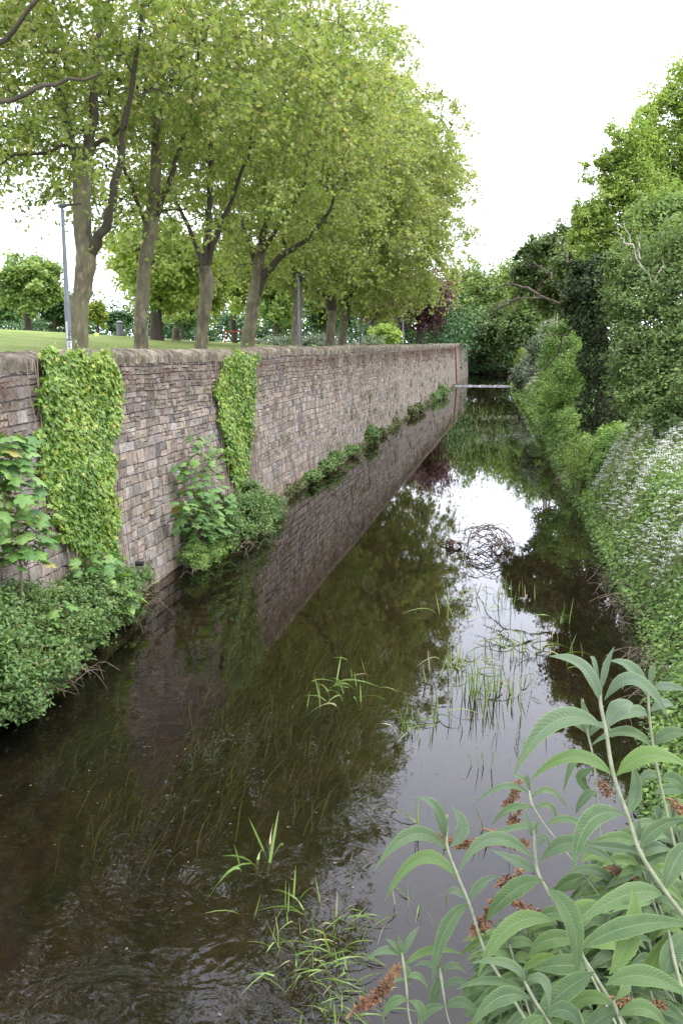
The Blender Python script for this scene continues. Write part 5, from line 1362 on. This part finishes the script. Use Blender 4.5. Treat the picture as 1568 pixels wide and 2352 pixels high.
shoot([(1030, 1250), (1080, 1360), (1130, 1500), (1200, 1640)], 1.62, 1.55,
      [((1040, 1270), (1130, 1220), (1250, 1260), 100, 0, .9), ((1050, 1300), (980, 1250), (880, 1290), 95, 0, .9), ((1090, 1380), (960, 1370), (860, 1440), 105, 0, .95), ((1100, 1400), (1220, 1380), (1330, 1440), 110, 0, .95), ((1130, 1500), (1010, 1490), (880, 1510), 110, 0, .9)], .005)
# random shoots deeper in the bush
for k in range(185):
    x0 = RG.uniform(700, 1620); y0 = RG.uniform(max(650, 1650 - (x0 - 560) * 1.0), 1800)
    if x0 < 1000: y0 = RG.uniform(1350, 1800)
    D = RG.uniform(1.65, 2.1); st_pts = [(x0, y0), (x0 + 30, y0 + 110), (x0 + 70, y0 + 230)]
    lv = []
    for q in range(4):
        bx, by = x0 + q * 18, y0 + 20 + q * 62
        for sd in (-1, 1):
            L_ = RG.uniform(120, 230); an = RG.uniform(-.25, .75)
            tx, ty = bx + sd * L_ * math.cos(an), by + L_ * math.sin(an)
            lv.append(((bx, by), ((bx + tx) / 2 - 8 * sd, (by + ty) / 2 - RG.uniform(20, 55)), (tx, ty), RG.uniform(50, 92), RG.uniform(-.06, .08), RG.uniform(.3, .95)))
    for dx_, L_ in ((-22, 70), (0, 90), (24, 66)): lv.append(((x0, y0 + 14), (x0 + dx_ * .4, y0 - L_ * .45), (x0 + dx_ * 1.6, y0 - L_), 30, 0, .1))
    shoot(st_pts, D, D, lv, .004)
# dried flower spikes
def spike(x0, y0, x1, y1, D, w_):
    a, b = zp(x0, y0, D), zp(x1, y1, D)
    L = np.linalg.norm(b - a); n = int(260 * L / .12)
    t_ = RG.random(n); rr = np.interp(t_, [0, .2, .8, 1], [.6, 1, .8, .3]) * w_ * .502 / FPX * D * .5 * RG.uniform(.5, 1.1, n)
    dr = norm(RG.normal(0, 1, (n, 3)))
    bend = (b - a) * t_[:, None] + np.array([0, 0, -.012])[None] * np.sin(t_ * 3.14)[:, None]
    P = a + bend + dr * rr[:, None] * .5
    cap = (np.array([(0, 0, 0), (.4, .28, 0), (.4, -.14, .24), (.4, -.14, -.24), (1, .1, 0.1), (1, -.1, -.1)], float), [np.array([(0, 1, 2), (0, 2, 3), (0, 3, 1), (1, 4, 2), (2, 5, 3), (3, 4, 1), (2, 4, 5)])])
    V, Fs, k = leaves(P, .0085 * RG.uniform(.7, 1.3, n), cap, D=dr)
    stem = tubes(spline([a - (b - a) * .3, a, (a + b) / 2 + (0, 0, -.012), b], 10), np.linspace(.0022, .001, 10), 6)
    build('dried_flower_spike', [(V, Fs), stem], M['bud_seed'], bud)
for s_ in [(440, 900, 690, 918, 1.75, 46), (700, 880, 860, 935, 1.78, 55), (610, 1335, 700, 1190, 1.62, 70), (800, 1200, 950, 1245, 1.7, 66), (735, 1112, 840, 1045, 1.72, 60), (82, 1680, 262, 1505, 1.5, 62),
           (1195, 650, 1235, 690, 1.85, 60), (760, 760, 815, 650, 1.9, 34), (780, 830, 820, 770, 1.9, 36), (1250, 1050, 1410, 1085, 1.7, 60), (1520, 735, 1600, 770, 1.6, 60), (1270, 1640, 1480, 1670, 1.6, 50)]:
    spike(*s_)
